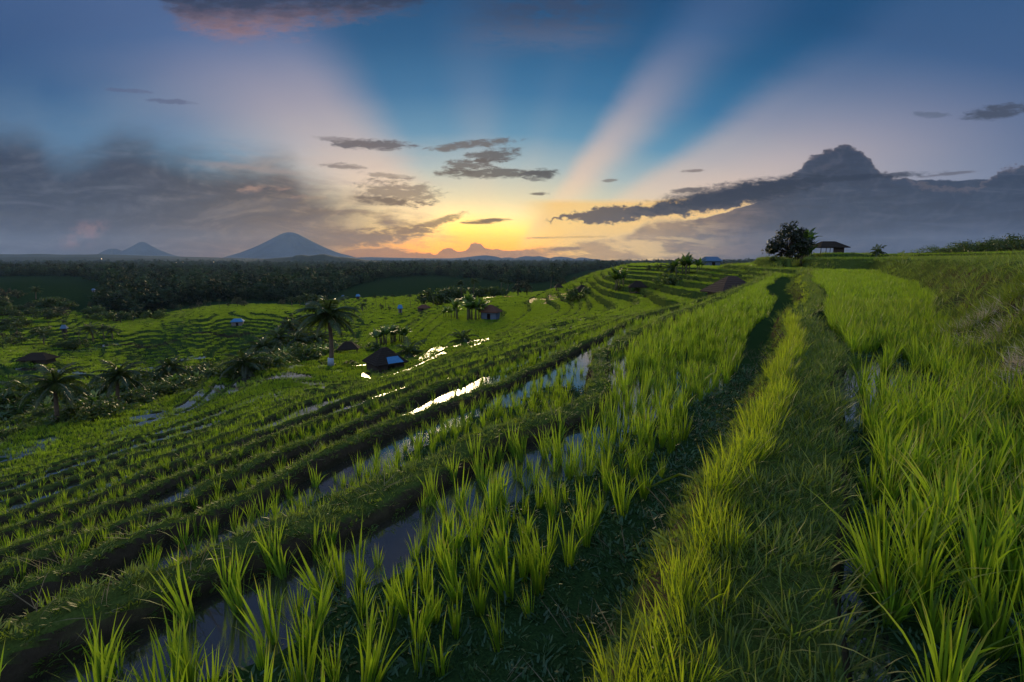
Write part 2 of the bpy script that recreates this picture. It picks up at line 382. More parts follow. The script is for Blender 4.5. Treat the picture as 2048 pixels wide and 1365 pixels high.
def terrain(x, y):
    x = np.asarray(x, float); y = np.asarray(y, float)
    r = np.hypot(x, y)
    K, g = k_index(x, y)
    n = np.floor(K).astype(int)
    d_up = (K - n) / g; d_dn = (n + 1 - K) / g        # metres to the bank above and the bank below
    wid = 1 / g
    lvl = K2z(n + 1.0) - BH                           # water level of this terrace
    up_z = K2z(n * 1.0); dn_z = K2z(n + 1.0)
    rnd = _trnd[np.clip(n + 10, 0, 69)]
    # bank above: crest then outer slope down to this floor
    co = np.where(n == 0, .16, np.where(n == -1, .35, .03)); co = np.minimum(co, .15 * wid)
    wo = np.where(n == 0, .34, np.where(n == -1, 1.05, np.where(n == 1, .12, .12 + .10 * np.maximum(up_z - lvl - .5, 0)))); wo = np.minimum(wo, .4 * wid)
    jag = .35 * vnoise(x / .35, y / .35) * np.minimum(wo, .25)
    tU = sstep(d_up + jag, co, co + wo)
    zU = up_z + (lvl - .03 - up_z) * tU
    # bank below: inner shoulder
    ci = np.where(n == -1, .25, np.where(n == 0, .13, .08)); ci = np.minimum(ci * (1 + .3 * vnoise(x / .9, y / .9 + 9)), .2 * wid)
    wi = np.where(n == 0, .10, .07); wi = np.minimum(wi, .15 * wid)
    tD = sstep(d_dn + .10 * vnoise(x / .3, y / .3) * np.minimum(wi, .2) * 3, ci, ci + wi)
    zD = dn_z + (lvl - .03 - dn_z) * tD
    crest = np.maximum(1 - tU, 1 - tD)
    # floor: shallow water against the lower bank, a raised mat of weed over the rest
    nz = vnoise(x / .55, y / .55) * .5 + vnoise(x / .16, y / .16) * .3 + vnoise(x / 1.9, y / 1.9) * .4
    strip = np.where(n == 0, .34, np.where(n == 1, .30, np.where(n == 2, .14, np.where(n == -1, -.1, (.05 + .9 * rnd ** 2 * sstep(wid, 1.5, 5)) * (1 - sstep(r, 30, 45))))))
    mat = sstep(d_dn - ci - wi - strip + nz * .32, -.10, .16)
    pud = np.where(n == 0, 1 - sstep(np.abs(d_up - .98) / .26 + np.abs(r - 5.9) / 1.5 + nz * .4, .8, 1.2), np.where(n == -1, 1 - sstep(np.abs(d_up - 1.85) / .45 + np.abs(r - 5.3) / 1.5 + nz * .5, .7, 1.3), 0))
    wetp = wet_patch(x, y)
    mat = np.maximum(mat, sstep(r, 34, 46))
    thin = sstep(vnoise(x / 4.2 + 7.3 * n, y / 4.2 + 3.1 * n) + .35 * vnoise(x / 1.1, y / 1.1), .12, .34) * (n >= 1) * (1 - sstep(r, 42, 60))
    mat = mat * (1 - thin)
    mat = mat * (1 - pud) * (1 - wetp)
    fl = lvl - .035 + mat * (.05 + .012 * nz + .006 * vnoise(x / .05, y / .05)) 
    z = np.maximum(fl, np.maximum(zU, zD))
    lump = crest * (.022 * vnoise(x / .28, y / .28) + .010 * vnoise(x / .08, y / .08)) * (1 - sstep(r, 8, 30) * .5) + crest * .05 * vnoise(x / 1.4, y / 1.4) * sstep(r, 10, 30)
    z = z + lump
    # terraces give way to the rough ground of the gully and the forested plain
    fade = np.maximum(sstep(r, 240, 300), sstep(K, 45, 47))
    zs = K2z(K) + .6 * fbm(x / 9, y / 9, 3) + sstep(r, 300, 900) * 5 * fbm(x / 160, y / 160, 3)
    z = z * (1 - fade) + zs * fade
    return dict(z=z, K=K, n=n, d_up=d_up, d_dn=d_dn, wid=wid, lvl=lvl, crest=np.where(fade > .5, 0, crest), mat=mat, wet=wetp, pud=pud, thin=thin, fade=fade, r=r, g=g, tU=tU, tD=tD)

def ground_z(x, y): return float(terrain(np.array([x]), np.array([y]))['z'][0])
def smooth_z(x, y): return float(K2z(K_smooth(np.array([x]), np.array([y])))[0])
_ys = np.exp(np.linspace(math.log(.8), math.log(6000), 900))
def hit(px, py):                          # where the line of sight meets the slope
    X, Z = ray(px, py); z = K2z(K_smooth(X * _ys, _ys)); s = z - Z * _ys; i = int(np.argmax(s > 0))
    if s[i] <= 0: return None
    return X * _ys[i], _ys[i]
for px, py, a, b in [(1083, 597, 3.4, 9), (1108, 590, 3.4, 10), (1130, 588, 3.2, 9), (985, 592, 9, 4), (1012, 588, 5, 4), (876, 692, 8, 1.3), (470, 766, 5, 1.0), (330, 852, 3.5, .7), (430, 785, 5, .8), (70, 918, 3.0, .8), (700, 852, 2.5, .5),
                     (630, 731, 3, .7), (735, 727, 3, .6), (1260, 600, 6, .9), (270, 690, 14, 2), (440, 670, 10, 2), (110, 742, 6, 2), (330, 730, 9, 2.5), (480, 725, 8, 1.5)]:
    h = hit(px, py)
    if h: WET.append((h[0], h[1], a, b, 0.0 if b > a else .25))

def polar_grid():
    th = np.concatenate([np.arange(-180, -62, 2.0), np.arange(-62, 62, .115), np.arange(62, 180.01, 2.0)])
    rr = [.06]
    while rr[-1] < 9800:
        r = rr[-1]; rr.append(r + (max(.022, r * .0075) if r < 130 else r * .013))
    return np.radians(th), np.array(rr)

def mesh_from(name, V, Fq, mat=None, smooth=True, nv=4):
    me = bpy.data.meshes.new(name); nf = len(Fq)
    me.vertices.add(len(V)); me.vertices.foreach_set('co', np.ascontiguousarray(V, np.float32).ravel())
    me.loops.add(nf * nv); me.loops.foreach_set('vertex_index', np.ascontiguousarray(Fq, np.int32).ravel())
    me.polygons.add(nf); me.polygons.foreach_set('loop_start', np.arange(0, nf * nv, nv, dtype=np.int32))
    if smooth: me.polygons.foreach_set('use_smooth', np.ones(nf, bool))
    if mat: me.materials.append(mat)
    me.update(calc_edges=True); return me

def link(o, parent=None):
    scene.collection.objects.link(o)
    if parent is not None: o.parent = parent
    return o
def tag(o, label=None, cat=None, group=None, kind=None):
    if label: o['label'] = label
    if cat: o['category'] = cat
    if group: o['group'] = group
    if kind: o['kind'] = kind
    return o
def setting(name, me, kind='structure', label=None, cat=None):
    return tag(link(bpy.data.objects.new(name, me)), label, cat, None, kind)

# ------------------------------------------------------------------ materials
def new_mat(name):
    m = bpy.data.materials.new(name); m.use_nodes = True; t = m.node_tree; t.nodes.clear(); N.tree = t
    return m, t
def finish(t, shader, bump=None):
    out = N.node('ShaderNodeOutputMaterial'); t.links.new(shader, out.inputs[0])
def pos(): return N(N.node('ShaderNodeNewGeometry').outputs['Position'])
def objco(): return N(N.node('ShaderNodeTexCoord').outputs['Object'])
def rnd_obj(): return N(N.node('ShaderNodeObjectInfo').outputs['Random'])
def bsdf(color, rough=.8, spec=.3, normal=None, metal=0.0):
    n = N.node('ShaderNodeBsdfPrincipled')
    N.put(n.inputs['Base Color'], color if isinstance(color, N) else (*color, 1))
    N.put(n.inputs['Roughness'], rough); n.inputs['Specular IOR Level'].default_value = spec; n.inputs['Metallic'].default_value = metal
    if normal is not None: N.put(n.inputs['Normal'], normal)
    return n
def bumpn(h, strength=.5, dist=.02):
    n = N.node('ShaderNodeBump'); n.inputs['Strength'].default_value = strength; n.inputs['Distance'].default_value = dist; N.put(n.inputs['Height'], h)
    return N(n.outputs[0])
def attr(name):
    n = N.node('ShaderNodeAttribute'); n.attribute_name = name; return n

def leaf_mat(name, c_front, c_glow, var=.25, glow=.5, rough=.45, spec=.35, dry=None, dry_amt=0.0, tip=None):
    m, t = new_mat(name)
    r = rnd_obj(); n1 = noise(pos(), 2.2, 3)
    k = N.m('MULTIPLY_ADD', r, .6, n1 * .8) - .7
    def vary(c):
        a = tuple(v * (1 - var) for v in c); b = tuple(min(1, v * (1 + var)) for v in c)
        return mixc(N.m('MULTIPLY_ADD', k, 1.0, .5, clamp=True), a, b)
    cf, cg = vary(c_front), vary(c_glow)
    if dry:
        d = ss(noise(pos(), 9.0, 3) + r * .12, .74 - dry_amt, .86 - dry_amt)
        cf = mixc(d, cf, dry); cg = mixc(d, cg, dry)
    if tip:                                  # leaf tips wither, stems are paler
        sv = N(attr('along').outputs['Fac']); tk = ss(sv + (noise(pos(), 40.0, 2) - .5) * .5 + (r - .5) * .3, .86, 1.04) * .6
        cf = mixc(tk, cf, tip); cg = mixc(tk, cg, tip)
        vein = ss(noise(pos(), 260.0, 2), .35, .65); cf = mixc(vein * .25, cf, mixc(.5, cf, (.0, .0, .0)))
    p = bsdf(cf, rough, spec)
    tr = N.node('ShaderNodeBsdfTranslucent'); N.put(tr.inputs[0], cg)
    mx = N.node('ShaderNodeMixShader'); mx.inputs[0].default_value = glow
    t.links.new(p.outputs[0], mx.inputs[1]); t.links.new(tr.outputs[0], mx.inputs[2])
    finish(t, mx.outputs[0]); return m

def plain_mat(name, color, rough=.8, spec=.3, var=.3, scale=6.0, bump=.3, bdist=.02, metal=0.0, stretch=None):
    m, t = new_mat(name); p = objco()
    if stretch:
        mp = N.node('ShaderNodeMapping'); N.put(mp.inputs[0], p); mp.inputs['Scale'].default_value = stretch; p = N(mp.outputs[0])
    n1 = noise(p, scale, 6, .6)
    col = mixc(N.m('MULTIPLY_ADD', n1, 1.8, -.4, clamp=True), tuple(v * (1 - var) for v in color), tuple(min(1, v * (1 + var)) for v in color))
    finish(t, bsdf(col, rough, spec, bumpn(n1, bump, bdist), metal).outputs[0]); return m

def ground_mat():
    m, t = new_mat('ground'); p = pos()
    a = attr('cover'); s3 = N.node('ShaderNodeSeparateColor'); t.links.new(a.outputs['Color'], s3.inputs[0])
    grass, mat_, far = (N(s3.outputs[i]) for i in range(3))
    n1 = noise(p, 14, 6, .65); n2 = noise(p, 90, 4, .65); n3 = noise(p, 1.1, 5, .6)
    steep = N.node('ShaderNodeNewGeometry'); sn = N.node('ShaderNodeSeparateXYZ'); t.links.new(steep.outputs['True Normal'], sn.inputs[0])
    flat = ss(N(sn.outputs[2]) + (n1 - .5) * .25, .45, .75)
    xyz = N.node('ShaderNodeSeparateXYZ'); N.put(xyz.inputs[0], p)
    soil = mixc(n1, (.018, .014, .010), (.060, .046, .030))
    mud = mixc(n1, (.012, .011, .007), (.036, .030, .018))
    weed = mixc(N.m('MULTIPLY_ADD', n2, 2.2, -.6, clamp=True), (.008, .018, .007), (.034, .062, .018))
    weed = mixc(ss(n3, .45, .7) * .5, weed, (.022, .046, .012))
    turf = mixc(N.m('MULTIPLY_ADD', n2 * .6 + n1 * .4, 2.4, -.7, clamp=True), (.018, .026, .008), (.075, .105, .022))
    near_ = 1 - ss(N.m('SQRT', N(xyz.outputs[0]) * N(xyz.outputs[0]) + N(xyz.outputs[1]) * N(xyz.outputs[1])), 10.0, 26.0)
    turf = mixc(ss(n1 + (n2 - .5) * .4, .56, .72) * .55 * near_, turf, (.085, .058, .030))
    fores = mixc(ss(n3, .35, .65), (.008, .018, .009), (.018, .036, .014))
    c = mixc(ss(mat_, .25, .75), mud, weed)
    c = mixc(ss(grass + (n1 - .5) * .5, .3, .7), c, mixc(nmax(flat, ss(N.m('SQRT', N(xyz.outputs[0]) * N(xyz.outputs[0]) + N(xyz.outputs[1]) * N(xyz.outputs[1])), 12.0, 30.0)), soil, turf))
    c = mixc(far, c, fores)
    h = n1 * .6 + n2 * .4
    b = bsdf(c, 1.0, 0.0, bumpn(h, .7, .02))
    finish(t, b.outputs[0]); return m

def water_mat():
    m, t = new_mat('paddy_water'); p = pos()
    mp = N.node('ShaderNodeMapping'); N.put(mp.inputs[0], p)
    n1 = noise(N(mp.outputs[0]), 3.0, 3, .5); n2 = noise(p, 24.0, 3, .55); n3 = noise(p, 130.0, 3, .6)
    b = bsdf((.020, .018, .013), .09, 1.0, bumpn(n1 * .5 + n2 * .22, .12, .012)); b.inputs['IOR'].default_value = 2.3
    # floating specks of duckweed
    sp = ss(n3 + (noise(p, 5.0, 4) - .5) * 1.1, .70, .74)
    d = bsdf((.022, .038, .012), .9, .2)
    mx = N.node('ShaderNodeMixShader'); N.put(mx.inputs[0], sp); t.links.new(b.outputs[0], mx.inputs[1]); t.links.new(d.outputs[0], mx.inputs[2])
    finish(t, mx.outputs[0]); return m

M = {}
M['ground'] = ground_mat(); M['water'] = water_mat()
M['rice'] = leaf_mat('rice_leaf', (.080, .150, .014), (.29, .45, .018), .35, .52, .5, .3, (.20, .17, .04), .02, (.26, .19, .05))
M['fringe'] = leaf_mat('fringe_grass', (.080, .135, .012), (.36, .48, .018), .35, .58, .5, .3, (.26, .22, .05), .04, (.34, .24, .06))
M['turf'] = leaf_mat('turf_grass', (.060, .104, .020), (.22, .31, .026), .45, .42, .5, .35, (.17, .14, .05), .03, (.20, .16, .05))
M['weed'] = leaf_mat('floating_weed', (.034, .078, .026), (.07, .14, .03), .4, .25, .5, .4)
M['palm'] = leaf_mat('palm_frond', (.022, .042, .010), (.08, .13, .015), .4, .35, .38, .5, (.22, .14, .05), .06)
M['banana'] = leaf_mat('banana_leaf', (.026, .056, .014), (.16, .28, .03), .45, .40, .38, .5, (.14, .09, .03), .04)
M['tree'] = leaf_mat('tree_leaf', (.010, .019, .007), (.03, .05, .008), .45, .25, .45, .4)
M['bush'] = leaf_mat('bush_leaf', (.022, .046, .010), (.09, .15, .014), .5, .30, .5, .35)
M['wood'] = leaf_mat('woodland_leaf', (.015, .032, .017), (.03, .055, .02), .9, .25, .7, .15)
M['bark'] = plain_mat('palm_bark', (.085, .066, .050), .9, .2, .4, 5, .5, .03, 0, (1, 1, 6))
M['stem'] = plain_mat('banana_stem', (.070, .072, .030), .7, .3, .5, 4, .2)
M['limbs'] = plain_mat('tree_bark', (.045, .034, .025), .9, .2, .4, 8, .5)
M['thatch'] = plain_mat('dark_thatch', (.024, .019, .016), .95, .1, .5, 14, .8, .05, 0, (1, 1, 5))
M['tile'] = plain_mat('brown_tiles', (.045, .028, .022), .85, .2, .4, 9, .6, .04)
M['rust'] = plain_mat('rusty_tiles', (.085, .040, .026), .85, .2, .4, 9, .6, .04)
M['plank'] = plain_mat('dark_planks', (.036, .030, .026), .9, .2, .4, 6, .4, .02, 0, (6, 6, 1))
M['bluewall'] = plain_mat('blue_grey_boards', (.070, .105, .150), .8, .3, .35, 5, .3, .02, 0, (1, 1, 8))
M['tarp'] = plain_mat('blue_sheet', (.045, .15, .30), .75, .15, .2, 5, .2, .02)
M['bluetin'] = plain_mat('blue_tin', (.06, .12, .21), .7, .2, .25, 5, .3, .02, 0, (10, 1, 1))
M['grey'] = plain_mat('grey_plaster', (.11, .11, .11), .9, .2, .25, 4, .2)
M['dark'] = plain_mat('dark_opening', (.012, .010, .009), .95, .1, .2, 4, .1)
M['paint'] = plain_mat('pale_blue_paint', (.24, .30, .38), .8, .3, .3, 9, .3)
M['pale_straw'] = leaf_mat('pale_straw', (.52, .44, .36), (.40, .32, .24), .35, .25, .7, .2)
M['straw'] = leaf_mat('dry_straw', (.16, .13, .075), (.14, .11, .06), .35, .25, .7, .3)
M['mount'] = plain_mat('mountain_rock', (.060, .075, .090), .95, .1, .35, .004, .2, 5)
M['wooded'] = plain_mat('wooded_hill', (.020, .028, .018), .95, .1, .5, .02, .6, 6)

# ------------------------------------------------------------------ ground and water
TH, RR = polar_grid()
def build_ground():
    T, Rr = np.meshgrid(TH, RR); X = np.sin(T) * Rr; Y = np.cos(T) * Rr
    D = {}
    keys = ('z', 'crest', 'mat', 'fade', 'n', 'lvl', 'K', 'tU', 'tD')
    for k in keys: D[k] = np.empty(X.shape)
    for i in range(0, X.shape[0], 60):
        d = terrain(X[i:i + 60], Y[i:i + 60])
        for k in keys: D[k][i:i + 60] = d[k]
    nr, nt = X.shape
    V = np.stack([X, Y, D['z']], -1).reshape(-1, 3)
    V = np.vstack([V, [[0, 0, V[0, 2]]]])
    I = np.arange(nr * nt).reshape(nr, nt)
    Fq = np.stack([I[:-1, :-1], I[1:, :-1], I[1:, 1:], I[:-1, 1:]], -1).reshape(-1, 4)[:, ::-1]
    me = mesh_from('ground', V, Fq, M['ground'])
    ca = me.color_attributes.new('cover', 'FLOAT_COLOR', 'POINT')
    far = np.clip(np.maximum(D['fade'], 0), 0, 1)
    bank = ((D['n'] == -1) & (D['tU'] < .97))
    rad_ = np.hypot(X, Y); riser = (D['tU'] < .97) * sstep(rad_, 10, 25)
    grass = np.clip(np.maximum(np.maximum(D['crest'] * 1.6 - .25, bank * .9), riser * .9), 0, 1)
    c = np.stack([grass, D['mat'], far, np.ones_like(far)], -1).reshape(-1, 4)
    c = np.vstack([c, [[1, 0, 0, 1]]]).astype(np.float32)
    ca.data.foreach_set('color', c.ravel())
    setting('ground', me)
    # standing water: one level sheet per terrace, ending inside the banks
    lv = D['lvl'][::1, ::2]; nn = D['n'][::1, ::2]; xx = X[::1, ::2]; yy = Y[::1, ::2]; kk = D['K'][::1, ::2]; fd = D['fade'][::1, ::2]
    nr, nt = xx.shape; I = np.arange(nr * nt).reshape(nr, nt)
    a, b, c_, d = (slice(None, -1), slice(None, -1)), (slice(1, None), slice(None, -1)), (slice(1, None), slice(1, None)), (slice(None, -1), slice(1, None))
    ok = (nn[a] == nn[b]) & (nn[a] == nn[c_]) & (nn[a] == nn[d]) & (fd[a] < .01) & (kk[a] < 45) & (kk[a] > -3)
    mt = D['mat'][::1, ::2]; cr = D['crest'][::1, ::2]
    dry = (np.minimum(np.minimum(mt[a], mt[b]), np.minimum(mt[c_], mt[d])) > .95) | (np.minimum(np.minimum(cr[a], cr[b]), np.minimum(cr[c_], cr[d])) > .6)
    ok &= ~dry
    Fq = np.stack([I[a], I[b], I[c_], I[d]], -1)[ok].reshape(-1, 4)[:, ::-1]
    used, inv = np.unique(Fq, return_inverse=True)
    V = np.stack([xx.ravel(), yy.ravel(), lv.ravel()], -1)[used]
    setting('paddy_water', mesh_from('paddy_water', V, inv.reshape(-1, 4), M['water'], False))
build_ground()

# ------------------------------------------------------------------ small plants
rng = np.random.RandomState(3)
def blades(n, h, spread, width, lean, arch, seg=4, base=.02, hvar=.25, rs=rng):
    """n tapering, arching leaves from one root; returns vertices and quads"""
    V = []; Fq = []
    s = np.linspace(0, 1, seg + 1)
    prof = np.clip(1.25 * (s + .25) ** .6 * (1 - s ** 2.2), .03, None); prof /= prof.max()
    for i in range(n):
        a = rs.rand() * 2 * math.pi; hh = h * (1 + hvar * rs.uniform(-1, .6)); ln = lean * rs.uniform(.2, 1.2); ar = arch * rs.rand() ** 1.6
        b = a + rs.uniform(-.7, .7); rb = base * math.sqrt(rs.rand())
        out = ln * s + ar * s ** 2.4
        up = s * (1 - .18 * ln ** 2) - .62 * ar * np.clip(s - .25, 0, 1) ** 2.0
        cx = rb * math.cos(b) + hh * out * math.cos(a); cyy = rb * math.sin(b) + hh * out * math.sin(a); cz = hh * up
        tw = a + math.pi / 2 + rs.uniform(-.8, .8) + s * rs.uniform(-.6, .6)
        w = width * rs.uniform(.7, 1.2) * prof * .5
        L = np.stack([cx - w * np.cos(tw), cyy - w * np.sin(tw), cz], -1); Rr = np.stack([cx + w * np.cos(tw), cyy + w * np.sin(tw), cz], -1)
        o = len(V) * 0 + sum(len(v) for v in V)
        V.append(np.stack([L, Rr], 1).reshape(-1, 3))
        for k in range(seg): Fq.append((o + 2 * k, o + 2 * k + 1, o + 2 * k + 3, o + 2 * k + 2))
    return np.vstack(V), np.array(Fq), np.tile(np.repeat(s, 2), n)
def plant_mesh(name, b, mat):
    me = mesh_from(name, b[0], b[1], mat); at = me.attributes.new('along', 'FLOAT', 'POINT'); at.data.foreach_set('value', b[2].astype(np.float32)); return me
def join(parts):
    V = []; Fq = []; o = 0
    for v, f in parts: V.append(v); Fq.append(f + o); o += len(v)
    return np.vstack(V), np.vstack(Fq)
def moved(vf, x, y, s=1.0, rz=0.0, z=0.0):
    v, f = vf[:2]; c, sn = math.cos(rz), math.sin(rz)
    return np.stack([s * (v[:, 0] * c - v[:, 1] * sn) + x, s * (v[:, 0] * sn + v[:, 1] * c) + y, s * v[:, 2] + z], -1), f

def protos(name, meshes):
    c = bpy.data.collections.new(name)
    for i, me in enumerate(meshes): c.objects.link(bpy.data.objects.new(f'{name}_{i:02d}', me))
    return c

def scatter(name, P, rot, scl, idx, coll, label, cat):
    """one object that sets a pick of small plants on its points"""
    me = bpy.data.meshes.new(name); n = len(P)
    me.vertices.add(n); me.vertices.foreach_set('co', np.ascontiguousarray(P, np.float32).ravel())
    for nm, tp, dat, key in (('rot', 'FLOAT_VECTOR', rot, 'vector'), ('scl', 'FLOAT', scl, 'value'), ('idx', 'INT', idx, 'value')):
        at = me.attributes.new(nm, tp, 'POINT'); at.data.foreach_set(key, np.ascontiguousarray(dat, np.int32 if tp == 'INT' else np.float32).ravel())
    o = bpy.data.objects.new(name, me); link(o); tag(o, label, cat, None, 'stuff')
    ng = bpy.data.node_groups.new(name, 'GeometryNodeTree')
    ng.interface.new_socket('Geometry', in_out='INPUT', socket_type='NodeSocketGeometry'); ng.interface.new_socket('Geometry', in_out='OUTPUT', socket_type='NodeSocketGeometry')
    nd = ng.nodes.new; gi, go = nd('NodeGroupInput'), nd('NodeGroupOutput'); ip = nd('GeometryNodeInstanceOnPoints'); ci = nd('GeometryNodeCollectionInfo')
    ci.inputs['Collection'].default_value = coll; ci.inputs['Separate Children'].default_value = True; ci.inputs['Reset Children'].default_value = True
    def na(nm, tp):
        a = nd('GeometryNodeInputNamedAttribute'); a.data_type = tp; a.inputs['Name'].default_value = nm; return a.outputs['Attribute']
    L = ng.links.new
    er = nd('FunctionNodeEulerToRotation'); L(na('rot', 'FLOAT_VECTOR'), er.inputs[0])
    ip.inputs['Pick Instance'].default_value = True
    L(gi.outputs[0], ip.inputs['Points']); L(ci.outputs[0], ip.inputs['Instance']); L(na('idx', 'INT'), ip.inputs['Instance Index']); L(er.outputs[0], ip.inputs['Rotation']); L(na('scl', 'FLOAT'), ip.inputs['Scale'])
    L(ip.outputs[0], go.inputs[0])
    md = o.modifiers.new('plants', 'NODES'); md.node_group = ng
    return o

def grid_pts(r0, r1, step, ang=.56, jit=.3, amin=-1.0, amax=1.06):
    """jittered planting grid, rows along the dike, inside a ring sector"""
    c, s = math.cos(ang), math.sin(ang); n = int(r1 / step) + 2
    u, v = np.meshgrid(np.arange(-n, n + 1) * step, np.arange(-n, n + 1) * step)
    u = u + rng.uniform(-jit, jit, u.shape) * step; v = v + rng.uniform(-jit, jit, u.shape) * step
    x = (u * c + v * s).ravel(); y = (-u * s + v * c).ravel()
    r = np.hypot(x, y); a = np.arctan2(x, y)
    k = (r >= r0) & (r < r1) & (a > amin) & (a < amax); return x[k], y[k]

rice0 = [plant_mesh('rice_plant', blades(rng.randint(14, 26), .30 * rng.uniform(.85, 1.12), .1, .0092, rng.uniform(.10, .24), rng.uniform(.08, .5), 5, .022, .42), M['rice']) for _ in range(12)]
rice_big = [plant_mesh('rice_plant', blades(rng.randint(30, 46), .34 * rng.uniform(.85, 1.12), .1, .0094, rng.uniform(.16, .28), rng.uniform(.15, .55), 6, .030, .42), M['rice']) for _ in range(10)]
rice1 = [mesh_from('rice_plant', *blades(13, .235, .1, .011, .26, .25, 3, .03, .38)[:2], M['rice']) for _ in range(8)]
def patch(sz, step, n, h, w):
    return join([moved(blades(n, h, .1, w, .36, .25, 2, .05, .35), i * step + rng.uniform(-.3, .3) * step, j * step + rng.uniform(-.3, .3) * step, rng.uniform(.75, 1.2)) for i in range(-sz, sz + 1) for j in range(-sz, sz + 1)])
rice2 = [mesh_from('rice_plant', *patch(1, .20, 8, .23, .024), M['rice']) for _ in range(5)]
rice3 = [mesh_from('rice_plant', *patch(2, .34, 6, .30, .075), M['rice']) for _ in range(5)]

def rice_here(d, x, y):
    """where rice is planted, and how big"""
    n = d['n']; r = d['r']
    up = np.where(n == 0, np.interp(r, [0, 6, 12, 25], [.80, .74, .78, .95]), np.where(n == -1, 1.25, np.where(n < -1, .5, np.where(n <= 1, .32, .20))))
    up = np.minimum(up, .38 * d['wid']); dn = np.where(n == -1, .40, np.where(n <= 1, .20, .13)) + sstep(r, 36, 60) * .3 + sstep(r, 110, 130) * .7; dn = np.minimum(dn, .27 * d['wid']); up = up + np.minimum(sstep(r, 36, 60) * .3 + sstep(r, 110, 130) * .7, .1 * d['wid'])
    ok = (d['d_up'] > up) & (d['d_dn'] > dn) & (d['fade'] < .6) & (d['K'] > -3) & (d['K'] < 45) & ~((d['K'] > 20) & (r < 76) & (x < -12))
    thin = fbm(x / 3.1, y / 3.1 + 40, 3)
    keep = np.where(n == 0, np.interp(r, [0, 3, 7], [.80, .86, 1]), np.where(n == 1, np.interp(r, [0, 4, 8], [.8, .88, 1]), np.where(n == 2, .9, 1.0))) - .35 * sstep(thin, .12, .4) * (r < 30) * ((n == 0) | (n == 1))
    keep = keep * np.where(((n == 0) | (n == 1)) & (d['d_dn'] < .56), .75, 1.0)
    keep = keep * (1 - d['thin'] * .70)
    keep = np.where((n == -1) & (d['pud'] > .3), .15, keep)
    keep = np.where(d['wet'] > .5, np.where(r > 90, .15, .48), keep)
    return ok & (rng.rand(len(x)) < keep)
def stand(x, y, d, sink=.0): return np.stack([x, y, np.minimum(d['z'], d['lvl'] + .03) - sink], -1)
def yaw(n, tilt=.10): return np.stack([rng.normal(0, tilt, n), rng.normal(0, tilt, n), rng.rand(n) * 6.283], -1)

def build_rice():
    x, y = grid_pts(.75, 13, .130, jit=.32); d = terrain(x, y); k = rice_here(d, x, y)
    x, y = x[k], y[k]; d = {a: b[k] for a, b in d.items()}
    P = stand(x, y, d, .02); big = d['n'] < 0
    sc = np.where(big, rng.uniform(.60, .96, len(x)), rng.uniform(.52, 1.0, len(x))) * np.where(big | (d['n'] == 0), 1.0, .78)
    # plants in the picture, largest first: these stand as single plants
    dep = y * CP - P[:, 2] * SP; upc = y * SP + (P[:, 2] + .2) * CP
    inpic = (np.abs(x / dep) < 1.09) & (np.abs(upc / dep) < .78)
    order = np.argsort(np.where(inpic, np.hypot(x, y), 99))[:300]
    grp = {0: ('rice plants on the flooded terrace beside the dike', 'bright green rice plant standing in shallow water just left of the grassy dike'),
           -1: ('tall rice plants right of the dike', 'tall arching rice plant in the dense field between grassy dike and right bank'),
           1: ('rice plants below the first earth bank', 'green rice plant on the narrow terrace just below the first curved earth bank')}
    for i in order:
        n = int(d['n'][i]); g, lb = grp.get(n, ('rice plants on the lower terraces', 'small green rice plant on the lower terraces beyond the second earth bank'))
        me = (rice_big if big[i] else rice0)[rng.randint(10)]
        o = link(bpy.data.objects.new('rice_plant', me)); tag(o, lb, 'rice plant', g)
        o.location = P[i]; o.rotation_euler = yaw(1)[0]; o.scale = (sc[i],) * 3
    rest = np.ones(len(x), bool); rest[order] = False
    A = [(P[rest], sc[rest], np.where(big[rest], rng.randint(0, 10, rest.sum()), 10 + rng.randint(0, 12, rest.sum())))]
    # farther rings use coarser clumps
    x, y = grid_pts(13, 36, .165, jit=.32); d = terrain(x, y); k = rice_here(d, x, y); d = {a: b[k] for a, b in d.items()}; x, y = x[k], y[k]
    A.append((stand(x, y, d, .02), rng.uniform(.8, 1.2, len(x)) * np.where(d['n'] < 0, 1.0, .95), 22 + rng.randint(0, 8, len(x))))
    x, y = grid_pts(36, 110, .56, jit=.35); d = terrain(x, y); k = rice_here(d, x, y); d = {a: b[k] for a, b in d.items()}; x, y = x[k], y[k]
    A.append((stand(x, y, d, .02), rng.uniform(.85, 1.2, len(x)), 30 + rng.randint(0, 5, len(x))))
    x, y = grid_pts(110, 300, 1.7, jit=.35); d = terrain(x, y); k = rice_here(d, x, y); d = {a: b[k] for a, b in d.items()}; x, y = x[k], y[k]
    A.append((stand(x, y, d, .02), rng.uniform(.85, 1.2, len(x)), 35 + rng.randint(0, 5, len(x))))
    c = protos('rice', rice_big + rice0 + rice1 + rice2 + rice3)
    P = np.vstack([a[0] for a in A]); s = np.concatenate([a[1] for a in A]); ix = np.concatenate([a[2] for a in A])
    scatter('rice_crop', P, yaw(len(P), .07), s, ix, c, 'green young rice covering the terraces down the whole slope', 'rice crop')
    print('rice', len(P))
build_rice()

